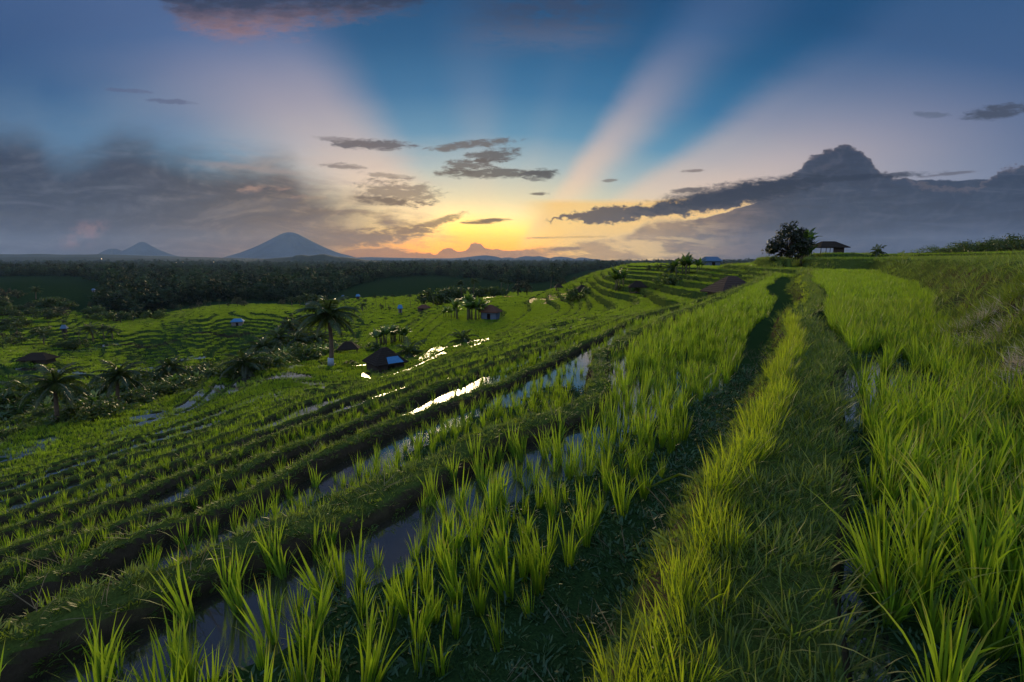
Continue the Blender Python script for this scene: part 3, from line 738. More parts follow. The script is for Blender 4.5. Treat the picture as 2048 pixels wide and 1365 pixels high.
turf_m = [plant_mesh('turf', blades(28, .060, .1, .0036, .75, .7, 3, .06, .5), M['turf']) for _ in range(5)]
tall_m = [plant_mesh('tall', blades(26, .140, .1, .0038, .32, .26, 4, .042, .5), M['fringe']) for _ in range(5)]
long_m = [plant_mesh('long', blades(12, .14, .1, .0048, .8, .7, 4, .05, .5), M['turf']) for _ in range(4)]
herb_m = [plant_mesh('herb', blades(30, .034, .1, .0085, 1.1, .6, 2, .06, .5), M['turf']) for _ in range(4)]
straw_m = [plant_mesh('straw', blades(9, .13, .1, .0042, 1.5, .9, 3, .07, .6), M['straw']) for _ in range(3)]
pale_m = [plant_mesh('straw', blades(9, .13, .1, .0042, 1.5, .9, 3, .07, .6), M['pale_straw']) for _ in range(3)]
weed_m = [plant_mesh('weed', blades(26, .022, .1, .010, 1.6, .5, 2, .08, .6), M['weed']) for _ in range(5)]
band_m = [plant_mesh('tuft', blades(40, .20, .1, .022, .7, .6, 2, .34, .5), M['turf']) for _ in range(4)]
far_m = [plant_mesh('tuft', blades(40, .36, .1, .08, .7, .6, 2, .8, .5), M['turf']) for _ in range(4)]
def build_grass():
    c = protos('grass', turf_m + tall_m + long_m + herb_m + straw_m + band_m + far_m)     # 0-4, 5-9, 10-13, 14-17, 18-20, 21-24, 25-28
    A = []
    def add(x, y, d, k, lo, cnt, s0, s1, tilt=.12, sink=.01, lean=None):
        x, y = x[k], y[k]; P = np.stack([x, y, d['z'][k] - sink], -1); r = yaw(len(x), tilt)
        A.append((P, r, rng.uniform(s0, s1, len(x)), lo + rng.randint(0, cnt, len(x))))
    x, y = grid_pts(.35, 9, .052, jit=.5); d = terrain(x, y); cr = d['crest']; n = d['n']; pk = fbm(x / .6, y / .6, 3); u = rng.rand(len(x))
    dike = ((n == 0) & (d['d_up'] < .16)) | ((n == -1) & (d['d_dn'] < .30))
    left = (n == 0) & (d['d_up'] > .05) & (d['d_up'] < .19)
    bunds = ((cr > .55) | ((cr > .12) & (n >= 0) & (d['d_dn'] < .30))) & ~dike & (n >= 0)
    bank = (n == -1) & (d['tU'] < .95)
    add(x, y, d, dike & (u < .55), 0, 5, .7, 1.5)
    add(x, y, d, dike & (u > .55) & (u < .66) & (pk > -.1), 10, 4, .5, 1.1, .2)
    add(x, y, d, left & (u < .72), 5, 5, .55, 1.25, .16)
    add(x, y, d, (n == 0) & (d['d_up'] > .20) & (d['d_up'] < .36) & (u < .06), 10, 4, .4, .8, .3)
    add(x, y, d, (n == 0) & (d['d_up'] > .18) & (d['d_up'] < .52) & (u > .60), 14, 4, .5, 1.1, .3)
    add(x, y, d, (n == 0) & (d['d_up'] > .30) & (d['d_up'] < .70) & (u > .40) & (u < .47), 18, 3, .4, 1.0, .4)
    add(x, y, d, (n == -1) & (d['d_dn'] > .26) & (d['d_dn'] < .46) & (u < .16), 10, 4, .6, 1.2, .3)
    add(x, y, d, bunds & (u < .68), 14, 4, .45, 1.0, .2)
    add(x, y, d, bunds & (u > .60) & (u < .80), 0, 5, .35, .85, .2)
    add(x, y, d, bunds & (u > .80) & (u < .84), 18, 3, .4, 1.0, .4)
    edge = (n >= 1) & (d['d_up'] < .09) & (d['d_up'] > .0)
    add(x, y, d, edge & (u < .30), 0, 5, .5, 1.0, .2); add(x, y, d, edge & (u > .96), 5, 5, .3, .5, .2)
    add(x, y, d, bank & (u < .45), 0, 5, .9, 2.2, .3); add(x, y, d, bank & (u > .9), 10, 4, .5, 1.0, .4)
    x, y = grid_pts(9, 34, .15, jit=.5); d = terrain(x, y); cr = d['crest']; n = d['n']; u = rng.rand(len(x))
    dike = ((n == 0) & (d['d_up'] < .30)) | ((n == -1) & (d['d_dn'] < .30)); bank = (n == -1) & (d['tU'] < .95)
    left = (n == 0) & (d['d_up'] > .04) & (d['d_up'] < .26)
    add(x, y, d, dike & ~left & (u < .8), 0, 5, 1.2, 2.2); add(x, y, d, left & (u < .5), 5, 5, .5, .9, .2)
    add(x, y, d, bank & (u < .75), 10, 4, .7, 1.5, .4); add(x, y, d, ((cr > .5) | ((d['tU'] < .95) & (rng.rand(len(x)) < .6))) & ~dike & ~bank & (u < .6), 0, 5, 1.0, 2.0, .3)
    x, y = grid_pts(34, 120, .55, jit=.5); d = terrain(x, y); cr = d['crest']; u = rng.rand(len(x))
    add(x, y, d, ((cr > .35) | (d['tU'] < .96)) & (d['fade'] < .5) & (u < .9), 21, 4, .7, 1.3, .3)
    x, y = grid_pts(120, 260, 1.5, jit=.5); d = terrain(x, y); cr = d['crest']; u = rng.rand(len(x))
    add(x, y, d, ((cr > .35) | (d['tU'] < .96)) & (d['fade'] < .5) & (u < .8), 25, 4, .6, 1.1, .3)
    P, r, s, ix = (np.concatenate([a[i] for a in A]) for i in range(4))
    scatter('bank_grass', P, r, s, ix, c, 'grass growing on the dike and on the earth banks of the terraces', 'grass'); print('grass', len(P))
    # floating weed close by
    x, y = grid_pts(.6, 7, .07, jit=.5); d = terrain(x, y)
    k = (d['mat'] > .5) & (d['crest'] < .3) & (rng.rand(len(x)) < .95)
    P = np.stack([x, y, d['z'] - .004], -1)[k]
    scatter('water_weed', P, yaw(len(P), .25), rng.uniform(.5, 1.3, len(P)), rng.randint(0, 5, len(P)), protos('weed', weed_m), 'dark green water weed matted between the rice plants', 'water weed'); print('weed', len(P))
    # straw slipping down the right-hand bank
    S = []
    for bx, by in ((1920, 600), (1940, 610), (2010, 640), (2030, 650), (1990, 655)):
        h = hit(bx, by)
        if h is None: continue
        for _ in range(120): S.append((h[0] + .25 + rng.normal(0, .16), h[1] + rng.normal(0, .14)))
    S = np.array(S); d = terrain(S[:, 0], S[:, 1]); P = np.stack([S[:, 0], S[:, 1], d['z']], -1)
    scatter('dry_straw', P, yaw(len(P), 1.0), rng.uniform(.45, .9, len(P)), rng.randint(0, 3, len(P)), protos('straw', pale_m), 'pale dry straw hanging on the right bank', 'straw')
build_grass()

# ------------------------------------------------------------------ building helpers
class MB:
    def __init__(s): s.v = []; s.f = []
    def add(s, V, Fs):
        o = len(s.v); s.v += [tuple(map(float, p)) for p in V]; s.f += [tuple(i + o for i in f) for f in Fs]; return s
    def box(s, x0, x1, y0, y1, z0, z1):
        V = [(x, y, z) for z in (z0, z1) for y in (y0, y1) for x in (x0, x1)]
        return s.add(V, [(0, 2, 3, 1), (4, 5, 7, 6), (0, 1, 5, 4), (2, 6, 7, 3), (0, 4, 6, 2), (1, 3, 7, 5)])
    def tube(s, P, rad, n=8):
        P = np.array(P, float); V = []
        for i, p in enumerate(P):
            t = P[min(i + 1, len(P) - 1)] - P[max(i - 1, 0)]; t /= np.linalg.norm(t) + 1e-9
            a = np.cross(t, (0, 0, 1)) if abs(t[2]) < .95 else np.cross(t, (1, 0, 0)); a /= np.linalg.norm(a); b = np.cross(t, a)
            for k in range(n):
                w = 2 * math.pi * k / n; V.append(p + rad[i] * (a * math.cos(w) + b * math.sin(w)))
        m = len(P)
        Fs = [(i * n + k, i * n + (k + 1) % n, (i + 1) * n + (k + 1) % n, (i + 1) * n + k) for i in range(m - 1) for k in range(n)]
        Fs += [tuple(range(n))[::-1], tuple((m - 1) * n + k for k in range(n))]
        return s.add(V, Fs)
    def quad(s, a, b, c, d): return s.add([a, b, c, d], [(0, 1, 2, 3)])
    def mesh(s, name, mat, smooth=False):
        me = bpy.data.meshes.new(name); me.from_pydata(s.v, [], s.f); me.materials.append(mat)
        if smooth: me.polygons.foreach_set('use_smooth', np.ones(len(me.polygons), bool))
        me.update(); return me
    def build(s, name, mat, parent=None, smooth=False): return link(bpy.data.objects.new(name, s.mesh(name, mat, smooth)), parent)
def empty(name, label, cat, group=None):
    o = bpy.data.objects.new(name, None); o.empty_display_size = .3; link(o); return tag(o, label, cat, group)
U = random.Random(8)

# ------------------------------------------------------------------ trees and plants, each of unit height; the copies are scaled
def frond(mb, L, el, az, droop, n=16, w=.30, base=(0, 0, 0)):
    ts = np.linspace(0, 1, n + 1); pts = []; p = np.array(base, float); e = el
    for i in range(n + 1):
        pts.append(p.copy()); d = np.array([math.cos(e) * math.cos(az), math.cos(e) * math.sin(az), math.sin(e)])
        p = p + d * L / n; e -= droop / n * (.5 + 1.2 * i / n)
    pts = np.array(pts); side = np.array([-math.sin(az), math.cos(az), 0])
    mb.tube(pts[::2], np.linspace(.012, .003, len(pts[::2])) * 1.2, 4)
    for i in range(2, n + 1):
        t = pts[i] - pts[i - 1]; t /= np.linalg.norm(t); upv = np.cross(t, side)
        if upv[2] < 0: upv = -upv
        l = L * w * (math.sin(math.pi * min(1, .12 + .88 * i / n) ** .8) * .85 + .15)
        for sg in (-1, 1):
            for half in (0, .5):
                q = pts[i] - t * half * L / n
                d = side * sg * .80 + t * .62 - np.array([0, 0, 1]) * U.uniform(.15, .65) + upv * .1; d /= np.linalg.norm(d)
                ll = l * U.uniform(.75, 1.1); wv = t * L * .017
                m = q + d * ll * .55; tip = q + d * ll - np.array([0, 0, ll * .22])
                mb.add([q - wv * .6, q + wv * .6, m + wv, tip, m - wv], [(0, 1, 2, 3, 4)])
def palm(name, label, trunk_h, crown, nf, seed, mat='palm', group=None, lean=.05, crown_up=0):
    U.seed(seed); t = empty(name, label, 'palm tree', group)
    P = [(lean * (k / 7) ** 1.7, lean * .4 * math.sin(k * .5), trunk_h * k / 7) for k in range(8)]
    MB().tube(P, [.030 * crown * 2.2 * (1.25 if k == 0 else 1) * (1 - .35 * k / 7) for k in range(8)], 8).build('trunk', M['bark'], t, True)
    mb = MB(); top = P[-1]
    for i in range(nf):
        f = i / (nf - 1); el = R(78 - 112 * f ** .85 + U.uniform(-8, 8)); az = i * 2.39996 + U.uniform(-.3, .3)
        frond(mb, crown * U.uniform(.85, 1.1) * (.8 + .2 * math.sin(f * 3.1)), el, az, R(U.uniform(55, 95)) * (.6 + .5 * (1 - f)), 15, .26, top)
    mb.build('crown', M[mat], t); return t
def banana_leaf(mb, L, w, el, az, droop, base, torn=.3):
    n = 9; p = np.array(base, float); e = el; rows = []
    side = np.array([-math.sin(az), math.cos(az), 0])
    for i in range(n + 1):
        f = i / n; rows.append((p.copy(), f, e)); p = p + np.array([math.cos(e) * math.cos(az), math.cos(e) * math.sin(az), math.sin(e)]) * L / n
        e -= droop / n * (.3 + 1.5 * f)
    mb.tube([r[0] for r in rows[::3]], [.010, .008, .006, .003], 4)
    for i in range(1, n):
        (a, fa, e0), (b, fb, e1) = rows[i], rows[i + 1]
        pf = lambda f: w * (math.sin(math.pi * min(1, max(0, (f - .06) / .94)) ** .75) ** .7 if 0.06 < f < 1 else .0)
        for sg in (-1, 1):
            dz_ = U.uniform(-.55, .25) if U.random() < torn else -.12
            g = .12 if U.random() < torn else 0
            o = side * sg + np.array([0, 0, dz_])
            a2 = a + (b - a) * g
            mb.quad(a2, b, b + o * pf(fb) * .5 * (1 - g), a2 + o * pf(fa + .02) * .5)
def banana(name, label, stems, seed, group=None, mat='banana', spread=.22, leaf=.55):
    U.seed(seed); t = empty(name, label, 'banana plant', group); st = MB(); cr = MB()
    for k in range(stems):
        a = U.random() * 6.28; d = spread * (k > 0) * U.uniform(.5, 1.2); x, y = d * math.cos(a), d * math.sin(a); h = U.uniform(.34, .5) * (1 if k == 0 else U.uniform(.7, 1.05))
        st.tube([(x, y, -.03), (x * 1.05, y * 1.05, h * .5), (x * 1.1, y * 1.1, h)], [.036, .03, .02], 7)
        for i in range(8):
            banana_leaf(cr, leaf * U.uniform(.75, 1.1), leaf * U.uniform(.24, .34), R(U.uniform(35, 84)), i * 2.4 + U.uniform(-.4, .4), R(U.uniform(40, 120)), (x * 1.1, y * 1.1, h * .97))
    st.build('stem', M['stem'], t, True); cr.build('crown', M[mat], t); return t
def leaf_cloud(mb, c, r, n, sz, flat=.8):
    for _ in range(n):
        d = np.array([U.gauss(0, 1), U.gauss(0, 1), U.gauss(0, 1)]); d /= np.linalg.norm(d) + 1e-9
        p = np.array(c) + d * r * (U.random() ** .45) * np.array([1, 1, flat])
        a = np.array([U.gauss(0, 1), U.gauss(0, 1), U.gauss(0, .7)]); a /= np.linalg.norm(a); b = np.cross(a, d + np.array([.01, .3, .2])); b /= np.linalg.norm(b) + 1e-9
        s = sz * U.uniform(.6, 1.3); q = a * s; w = b * s * .42
        mb.add([p - q, p + w, p + q, p - w], [(0, 1, 2, 3)])
def broad(name, label, seed, width=.42, n_lump=26, leaves=70, lsz=.028, trunk=.30, group=None, mat='tree', cat='tree', low=.28):
    U.seed(seed); t = empty(name, label, cat, group); tr = MB(); cr = MB()
    tr.tube([(0, 0, -.02), (.01, 0, trunk * .6), (.0, .01, trunk), (.02, 0, .6)], [.034, .026, .022, .012], 8)
    for k in range(n_lump):
        a = U.random() * 6.28; rr = width * math.sqrt(U.random()); f = 1 - (rr / width) ** 2
        z = low + (1 - low) * U.random() ** .8 * (.35 + .62 * f); x, y = rr * math.cos(a), rr * math.sin(a)
        s = U.uniform(.07, .15) * (width / .42) ** .5
        z = min(z, 1 - s * .7)
        leaf_cloud(cr, (x, y, z), s, leaves, lsz)
        if k % 2 == 0: tr.tube([(0, 0, trunk * U.uniform(.5, 1)), (x * .5, y * .5, trunk + (z - trunk) * .6), (x, y, z)], [.014, .009, .004], 5)
    tr.build('trunk', M['limbs'], t, True); cr.build('crown', M[mat], t); return t
def shrub(name, label, seed, width=.7, group=None, mat='bush', n=16, leaf=.075, lump=(.18, .30)):
    U.seed(seed); t = empty(name, label, 'shrub', group); cr = MB(); tr = MB()
    for k in range(n):
        a = U.random() * 6.28; rr = width * math.sqrt(U.random()); z = .18 + .6 * U.random() * (1 - .7 * (rr / width) ** 2)
        leaf_cloud(cr, (rr * math.cos(a), rr * math.sin(a), z), U.uniform(*lump), 55, leaf, .85)
        if k % 3 == 0: tr.tube([(0, 0, -.02), (rr * math.cos(a), rr * math.sin(a), z)], [.03, .01], 4)
    tr.build('stem', M['limbs'], t); cr.build('foliage', M[mat], t); return t
def copy_thing(o, label, group=None):
    c = o.copy(); link(c)
    for ch in list(o.children):
        k = ch.copy(); link(k, c)
    tag(c, label); 
    if group: c['group'] = group
    elif 'group' in c: del c['group']
    return c
KINDS = {}
KINDS['palm_a'] = lambda: palm('coconut_palm', '-', .60, .42, 20, 1)
KINDS['palm_b'] = lambda: palm('coconut_palm', '-', .55, .48, 18, 2, lean=-.05)
KINDS['palm_c'] = lambda: palm('coconut_palm', '-', .80, .25, 18, 3, lean=.08)
KINDS['palm_low'] = lambda: palm('young_palm', '-', .30, .68, 17, 4, lean=.02)
KINDS['ban_a'] = lambda: banana('banana_plant', '-', 3, 5)
KINDS['ban_b'] = lambda: banana('banana_plant', '-', 2, 6, leaf=.6)
KINDS['ban_c'] = lambda: banana('banana_plant', '-', 7, 7, spread=.34, leaf=.5)
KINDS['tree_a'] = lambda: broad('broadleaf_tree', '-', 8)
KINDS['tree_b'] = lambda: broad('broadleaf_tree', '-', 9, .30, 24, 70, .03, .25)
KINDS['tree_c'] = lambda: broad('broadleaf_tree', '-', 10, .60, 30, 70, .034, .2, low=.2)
KINDS['bush_a'] = lambda: shrub('shrub', '-', 11)
KINDS['bush_b'] = lambda: shrub('shrub', '-', 12, 1.0, n=22)
KINDS['mound'] = lambda: shrub('shrub', '-', 13, 2.2, n=60, leaf=.05, lump=(.22, .40))
first = {}; tall = {}
def top_of(o): return max(v.co.z for ch in o.children for v in ch.data.vertices)
def plant(kind, px, top, depth, label, group=None, base=None, sx=1.0):
    """stands a plant at its distance; its height comes from how tall it looks from the ground there"""
    if depth is None:
        h = hit(px, base); x, y = h
    else:
        X, _ = ray(px, 560); x, y = X * depth, depth
    z = min(ground_z(x, y), smooth_z(x, y) + .2); _, Zt = ray(px, top)
    H = max(.6, Zt * y - z)
    if kind not in first: o = first[kind] = KINDS[kind](); tag(o, label); tall[kind] = top_of(o)
    else: o = copy_thing(first[kind], label)
    if group: o['group'] = group
    elif 'group' in o: del o['group']
    H /= tall[kind]
    o.location = (x, y, z - .05); o.scale = (H * sx, H * sx, H); o.rotation_euler = (0, 0, U.random() * 6.28)
    return o

# ------------------------------------------------------------------ huts
def hip(mb, w, d, h, ridge, z0, lip=.07, flare=.0):
    """closed hipped roof: eaves w x d at z0, ridge of given length, lip thick"""
    a, b, r = w / 2, d / 2, ridge / 2
    E = [(-a, -b), (a, -b), (a, b), (-a, b)]
    Mid = [(-a * .55 - r * .45, -b * .52), (a * .55 + r * .45, -b * .52), (a * .55 + r * .45, b * .52), (-a * .55 - r * .45, b * .52)]
    V = [(x, y, z0 - lip) for x, y in E] + [(x, y, z0) for x, y in E] + [(x, y, z0 + h * (.48 - flare)) for x, y in Mid] + [(-r - .04, -.05, z0 + h), (r + .04, -.05, z0 + h), (r + .04, .05, z0 + h), (-r - .04, .05, z0 + h)]
    Fs = [(3, 2, 1, 0)]
    for k in (0, 4, 8):
        for i in range(4): j = (i + 1) % 4; Fs.append((k + i, k + j, k + 4 + j, k + 4 + i))
    Fs.append((12, 13, 14, 15)); return mb.add(V, Fs)
def courses(mb, w, d, h, ridge, z0, n):
    """raised courses of tiles or thatch running round a hipped roof"""
    a, b, r = w / 2, d / 2, ridge / 2
    def ring(f):
        if f < .5: g = f / .5; x = a + (a * .55 + r * .45 - a) * g; y = b + (b * .52 - b) * g; z = z0 + h * .48 * g
        else: g = (f - .5) / .5; x = (a * .55 + r * .45) * (1 - g) + (r + .04) * g; y = b * .52 * (1 - g) + .05 * g; z = z0 + h * (.48 + .52 * g)
        return x, y, z
    for k in range(n):
        f0, f1 = k / n, min(.98, (k + 1.05) / n); x0, y0, z_0 = ring(f0); x1, y1, z_1 = ring(f1); t = .028
        C = lambda x, y: [(-x, -y), (x, -y), (x, y), (-x, y)]
        V = [(x, y, z_0 + t * 1.3) for x, y in C(x0 + .01, y0 + .01)] + [(x, y, z_1 + .006) for x, y in C(x1, y1)] + [(x, y, z_0 + .002) for x, y in C(x0 + .01, y0 + .01)]
        Fs = []
        for i in range(4): j = (i + 1) % 4; Fs += [(i, j, 4 + j, 4 + i), (8 + i, 8 + j, j, i)]
        mb.add(V, Fs)
def hut(name, label, px, base, wpx, kind='walled', depth=None, yaw_=0.0, wh=1.2, rh=1.0, ratio=.8, ridge=.3, roof='thatch', wall='plank', cat='hut', group=None, over=.3, sink=.1, dz=0.0):
    if depth is None: x, y = hit(px, base)
    else: x, y = ray(px, 560)[0] * depth, depth
    z = min(smooth_z(x, y), ground_z(x, y) + .1) + dz
    w = wpx * y / F; d = w * ratio; t = empty(name, label, cat, group)
    t.location = (x, y, z - sink); t.rotation_euler = (0, 0, yaw_)
    rf = MB(); hip(rf, w, d, rh, w * ridge, wh + sink); ro = rf.build('roof', M[roof], t)
    cs = MB(); courses(cs, w, d, rh, w * ridge, wh + sink, 9); cs.build('roof_courses', M[roof], ro)
    a, b = w / 2 - over, d / 2 - over; T = wh + sink - .02
    if kind == 'walled':
        mb = MB(); g = .07
        dw = min(.7, a * .5)
        mb.box(-a, -dw / 2, -b, -b + g, 0, T); mb.box(dw / 2, a, -b, -b + g, 0, T); mb.box(-dw / 2, dw / 2, -b, -b + g, T * .8, T)
        mb.box(-a, a, b - g, b, 0, T); mb.box(-a, -a + g, -b + g, b - g, 0, T); mb.box(a - g, a, -b + g, b - g, 0, T)
        mb.build('wall', M[wall], t)
        MB().box(-dw / 2, dw / 2, -b + .015, -b + .055, 0, T * .8).build('door', M['dark'], t)
    else:
        for sx in (-1, 1):
            for sy in (-1, 1): MB().tube([(sx * a, sy * b, -.1), (sx * a, sy * b, T)], [.05, .045], 7).build('post', M['limbs'], t)
        if kind == 'shelter': MB().box(-a * .9, a * .9, -b * .9, b * .9, T * .22, T * .28).box(-a * .4, -a * .05, -b * .4, 0, T * .28, T * .42).build('platform', M['plank'], t)
        if kind == 'halfwall':
            MB().box(a * .1, a - .06, -b, -b + .06, 0, T).box(a - .06, a, -b, b, 0, T).build('wall', M[wall], t)
            for k in (-.55, -.2): MB().tube([(k * a, -b, -.1), (k * a, -b, T)], [.04, .04], 6).build('post', M['limbs'], t)
    return t

hA = hut('field_hut', 'dark pyramid-roofed hut with a blue sheet on its roof, amid the rice slope', 763, 738, 70, 'walled', 45, R(38), .80, 1.35, 1.0, .08, dz=.55)
_s = MB(); n_ = 10                                             # corrugated blue sheet lying on one roof slope
w_ = 70 * 45 / F; zz = .90; a_, b_ = w_ / 2, w_ / 2
for k in range(n_):
    f0, f1 = k / n_, (k + 1) / n_
    def P_on(f, g):                                            # g: 0 eave .. 1 half way up, on the -y slope
        x = (-.25 + .95 * f) * a_ * (1 - .35 * g); y = -b_ * (1 - .48 * g) - .02; return (x, y, zz + 1.35 * .48 * g + .055 + .012 * (k % 2))
    _s.add([P_on(f0, .02), P_on(f1, .02), P_on(f1, .80), P_on(f0, .80)] + [tuple(np.array(P_on(*q)) - (0, 0, .02)) for q in ((f0, .02), (f1, .02), (f1, .80), (f0, .80))],
           [(0, 1, 2, 3), (7, 6, 5, 4), (0, 4, 5, 1), (1, 5, 6, 2), (2, 6, 7, 3), (3, 7, 4, 0)])
_s.build('roof_sheet', M['tarp'], [c for c in hA.children if c.name.startswith('roof')][0])
hut('field_shelter', 'low black-roofed shelter on posts behind the tall pale-footed palm', 689, 702, 42, 'open', 64, R(12), .7, .95, .7, .25)
hut('field_hut', 'blue-walled hut with a brown roof right of the banana clump', 981, 632, 40, 'walled', 95, R(-20), 1.45, 1.35, .8, .1, 'rust', 'bluewall', over=.45)
hut('field_shelter', 'small dark thatched shelter half hidden by a bush beside the bright flooded plots', 1164, 585, 34, 'open', 98, R(10), 1.0, 1.35, .9, .05)
hut('field_shelter', 'open thatched shelter on four posts with a platform, on the rice shelf', 1276, 580, 36, 'shelter', 70, R(-8), 1.0, .85, .8, .2, over=.22)
hut('field_hut', 'broad brown tile-roofed hut sunk behind the rice left of the dike end', 1463, 592, 92, 'walled', 46, R(14), 1.1, 1.45, .75, .16, 'tile', 'plank', over=.5)
hut('pavilion', 'dark hip-roofed pavilion with open posts on the skyline ridge beside the tree', 1649, 508, 64, 'halfwall', 66, R(8), .85, .80, .6, .38, 'thatch', over=.5)
hut('tin_shed', 'blue tin-roofed shed behind the large banana clump below the ridge', 1419, 534, 36, 'walled', 88, R(15), .9, .75, .7, .75, 'bluetin', 'bluewall', 'shed')
hut('field_hut', 'blue-roofed hut standing alone on the striped far terraces', 467, 647, 24, 'walled', 152, R(20), 1.3, .9, .8, .5, 'tarp', 'grey')
hut('field_hut', 'wide black thatched roof low over the pale field at the far left', 50, 718, 58, 'walled', 84, R(6), .7, 1.15, .6, .3, over=.5)
hut('field_hut', 'dark hut below a palm on the green spur beyond the banana clump', 846, 613, 24, 'walled', 140, R(-10), 1.0, 1.0, .8, .3, 'rust')
hut('field_hut', 'small dark hut among bushes behind the bright flooded plots', 1118, 567, 17, 'walled', 140, 0, 1.0, 1.1, .8, .2)
for px, bs, wp, dp, roof, wall, lb in [(798, 617, 11, 150, 'tarp', 'grey', 'tiny light-blue roof left of the dark spur hut'), (616, 607, 16, 235, 'grey', 'grey', 'tiny pale-roofed hut on the crest of the striped terraces'),
        (714, 599, 9, 250, 'tarp', 'plank', 'tiny bright-blue roof on the distant flat field'), (684, 597, 7, 255, 'bluetin', 'dark', 'tiny dark-blue roof left of the bright-blue one on the far field'),
        (113, 678, 11, 150, 'bluetin', 'plank', 'small dull-blue roof among the palms at far left'), (275, 619, 9, 250, 'tarp', 'grey', 'tiny blue roof in front of the far woods at left'),
        (184, 586, 6, 330, 'bluetin', 'grey', 'tiny blue roof deep in the shaded valley woods'), (388, 596, 8, 300, 'tarp', 'grey', 'tiny sky-blue roof behind the leafy trees left of centre'), (485, 566, 8, 430, 'bluetin', 'grey', 'tiny teal roof on the pale far meadow')]:
    hut('distant_hut', lb, px, bs, wp, 'walled', dp, R(15), 1.3, 1.1, .8, .5, roof, wall, group='tiny roofs in the valley', over=.3, dz=.3)

# ------------------------------------------------------------------ plants, one by one
big = palm('coconut_palm', 'tall lone coconut palm with a pale-painted foot among the rice', .56, .40, 26, 21, lean=-.04)
x_, y_ = hit(662, 731); z_ = smooth_z(x_, y_); H_ = (ray(662, 590)[1] * y_ - z_) / top_of(big)
big.location = (x_, y_, z_ - .1); big.scale = (H_,) * 3; big.rotation_euler = (0, 0, 2.2)
MB().tube([(0, 0, .0), (0, .0, .045), (-.001, 0, .09)], [.036, .0335, .032], 10).build('painted_band', M['paint'], big, True)
def tree_on_ridge():
    t = broad('broadleaf_tree', 'dark round-headed tree standing on the ridge against the grey cloud', 31, .46, 80, 62, .032, .24, low=.14)
    x, y = ray(1573, 560)[0] * 54, 54.; z = smooth_z(x, y); H = (ray(1573, 440)[1] * y - z) / top_of(t)
    t.location = (x, y, z - .1); t.scale = (H,) * 3
tree_on_ridge()
P = plant
P('ban_b', 1606, 448, 55, 'ragged banana plant leaning out of the ridge tree on its right'); P('ban_a', 1598, 470, 54, 'low banana plant at the right foot of the ridge tree')
P('bush_a', 1548, 508, 52, 'dark shrub at the left foot of the ridge tree'); P('bush_a', 1612, 505, 56, 'dark shrub between the ridge tree and the pavilion')
P('palm_low', 1747, 487, 84, 'palm crown peeping over the skyline right of the pavilion', sx=.62)
for px, tp, dp, lb, w_ in [(1985, 471, 62, 'low dark mound of shrubs on the right skyline, left of the big one', .9), (2026, 463, 60, 'big dark rounded shrub mound at the right end of the skyline', 1.0), (2075, 461, 60, 'dark shrub mound running out of the picture on the right skyline', 1.0), (1930, 479, 66, 'very low dark mound of shrubs on the skyline above the rice bank', 1.2)]:
    P('mound', px, tp, dp, lb, 'shrub mounds along the right skyline', sx=w_)
P('ban_c', 1372, 503, 66, 'large fan of banana stems against the sea horizon', sx=.9); P('ban_b', 1402, 514, 67, 'slim banana plant just left of the blue tin shed')
P('palm_low', 1341, 519, 72, 'young palm at the left of the large banana fan'); P('palm_low', 1316, 526, 80, 'young palm second left of the large banana fan'); P('palm_low', 1298, 529, 84, 'small palm above the open thatched shelter')
P('ban_b', 1232, 527, 75, 'left of two tall banana plants beside the open shelter'); P('ban_a', 1247, 534, 75, 'right of two tall banana plants beside the open shelter')
P('bush_a', 1330, 545, 63, 'leafy shrub right of the open shelter'); P('bush_a', 1352, 548, 62, 'leafy shrub below the young palm by the banana fan'); P('bush_b', 1385, 550, 60, 'broad shrub below the large banana fan'); P('bush_a', 1425, 548, 56, 'shrub at the left gable of the brown tiled hut')
P('bush_b', 1166, 572, 94, 'bush in front of the dark thatched shelter'); P('bush_a', 1190, 578, 96, 'shrub right of the dark thatched shelter'); P('bush_a', 1145, 583, 98, 'shrub below the bright flooded plots')
P('ban_c', 938, 580, 95, 'tall banana clump left of the blue-walled hut', sx=.95); P('ban_a', 908, 606, 97, 'small banana plant left of the tall clump'); P('ban_a', 890, 612, 98, 'outermost small banana plant left of the tall clump'); P('ban_b', 957, 598, 94, 'banana plant between the tall clump and the blue-walled hut')
P('ban_c', 762, 648, 71, 'left banana clump of three on the slope beside the low black shelter'); P('ban_c', 783, 645, 73, 'middle banana clump of three on the slope beside the low black shelter'); P('ban_b', 806, 648, 72, 'right banana clump of three on the slope beside the low black shelter')
P('bush_a', 741, 682, 66, 'small round shrub left of the three banana clumps'); P('bush_a', 696, 677, 70, 'dark shrub behind the low black shelter')
P('palm_low', 812, 676, 55, 'low palm just right of the hut with the blue sheet'); P('palm_low', 925, 656, 55, 'low sprawling palm among the rice beside the white water')
P('bush_a', 640, 722, 52, 'dark mound of weeds left of the pale-footed palm', sx=1.6); P('bush_a', 692, 722, 50, 'dark mound of weeds left of the blue-sheet hut', sx=1.4)
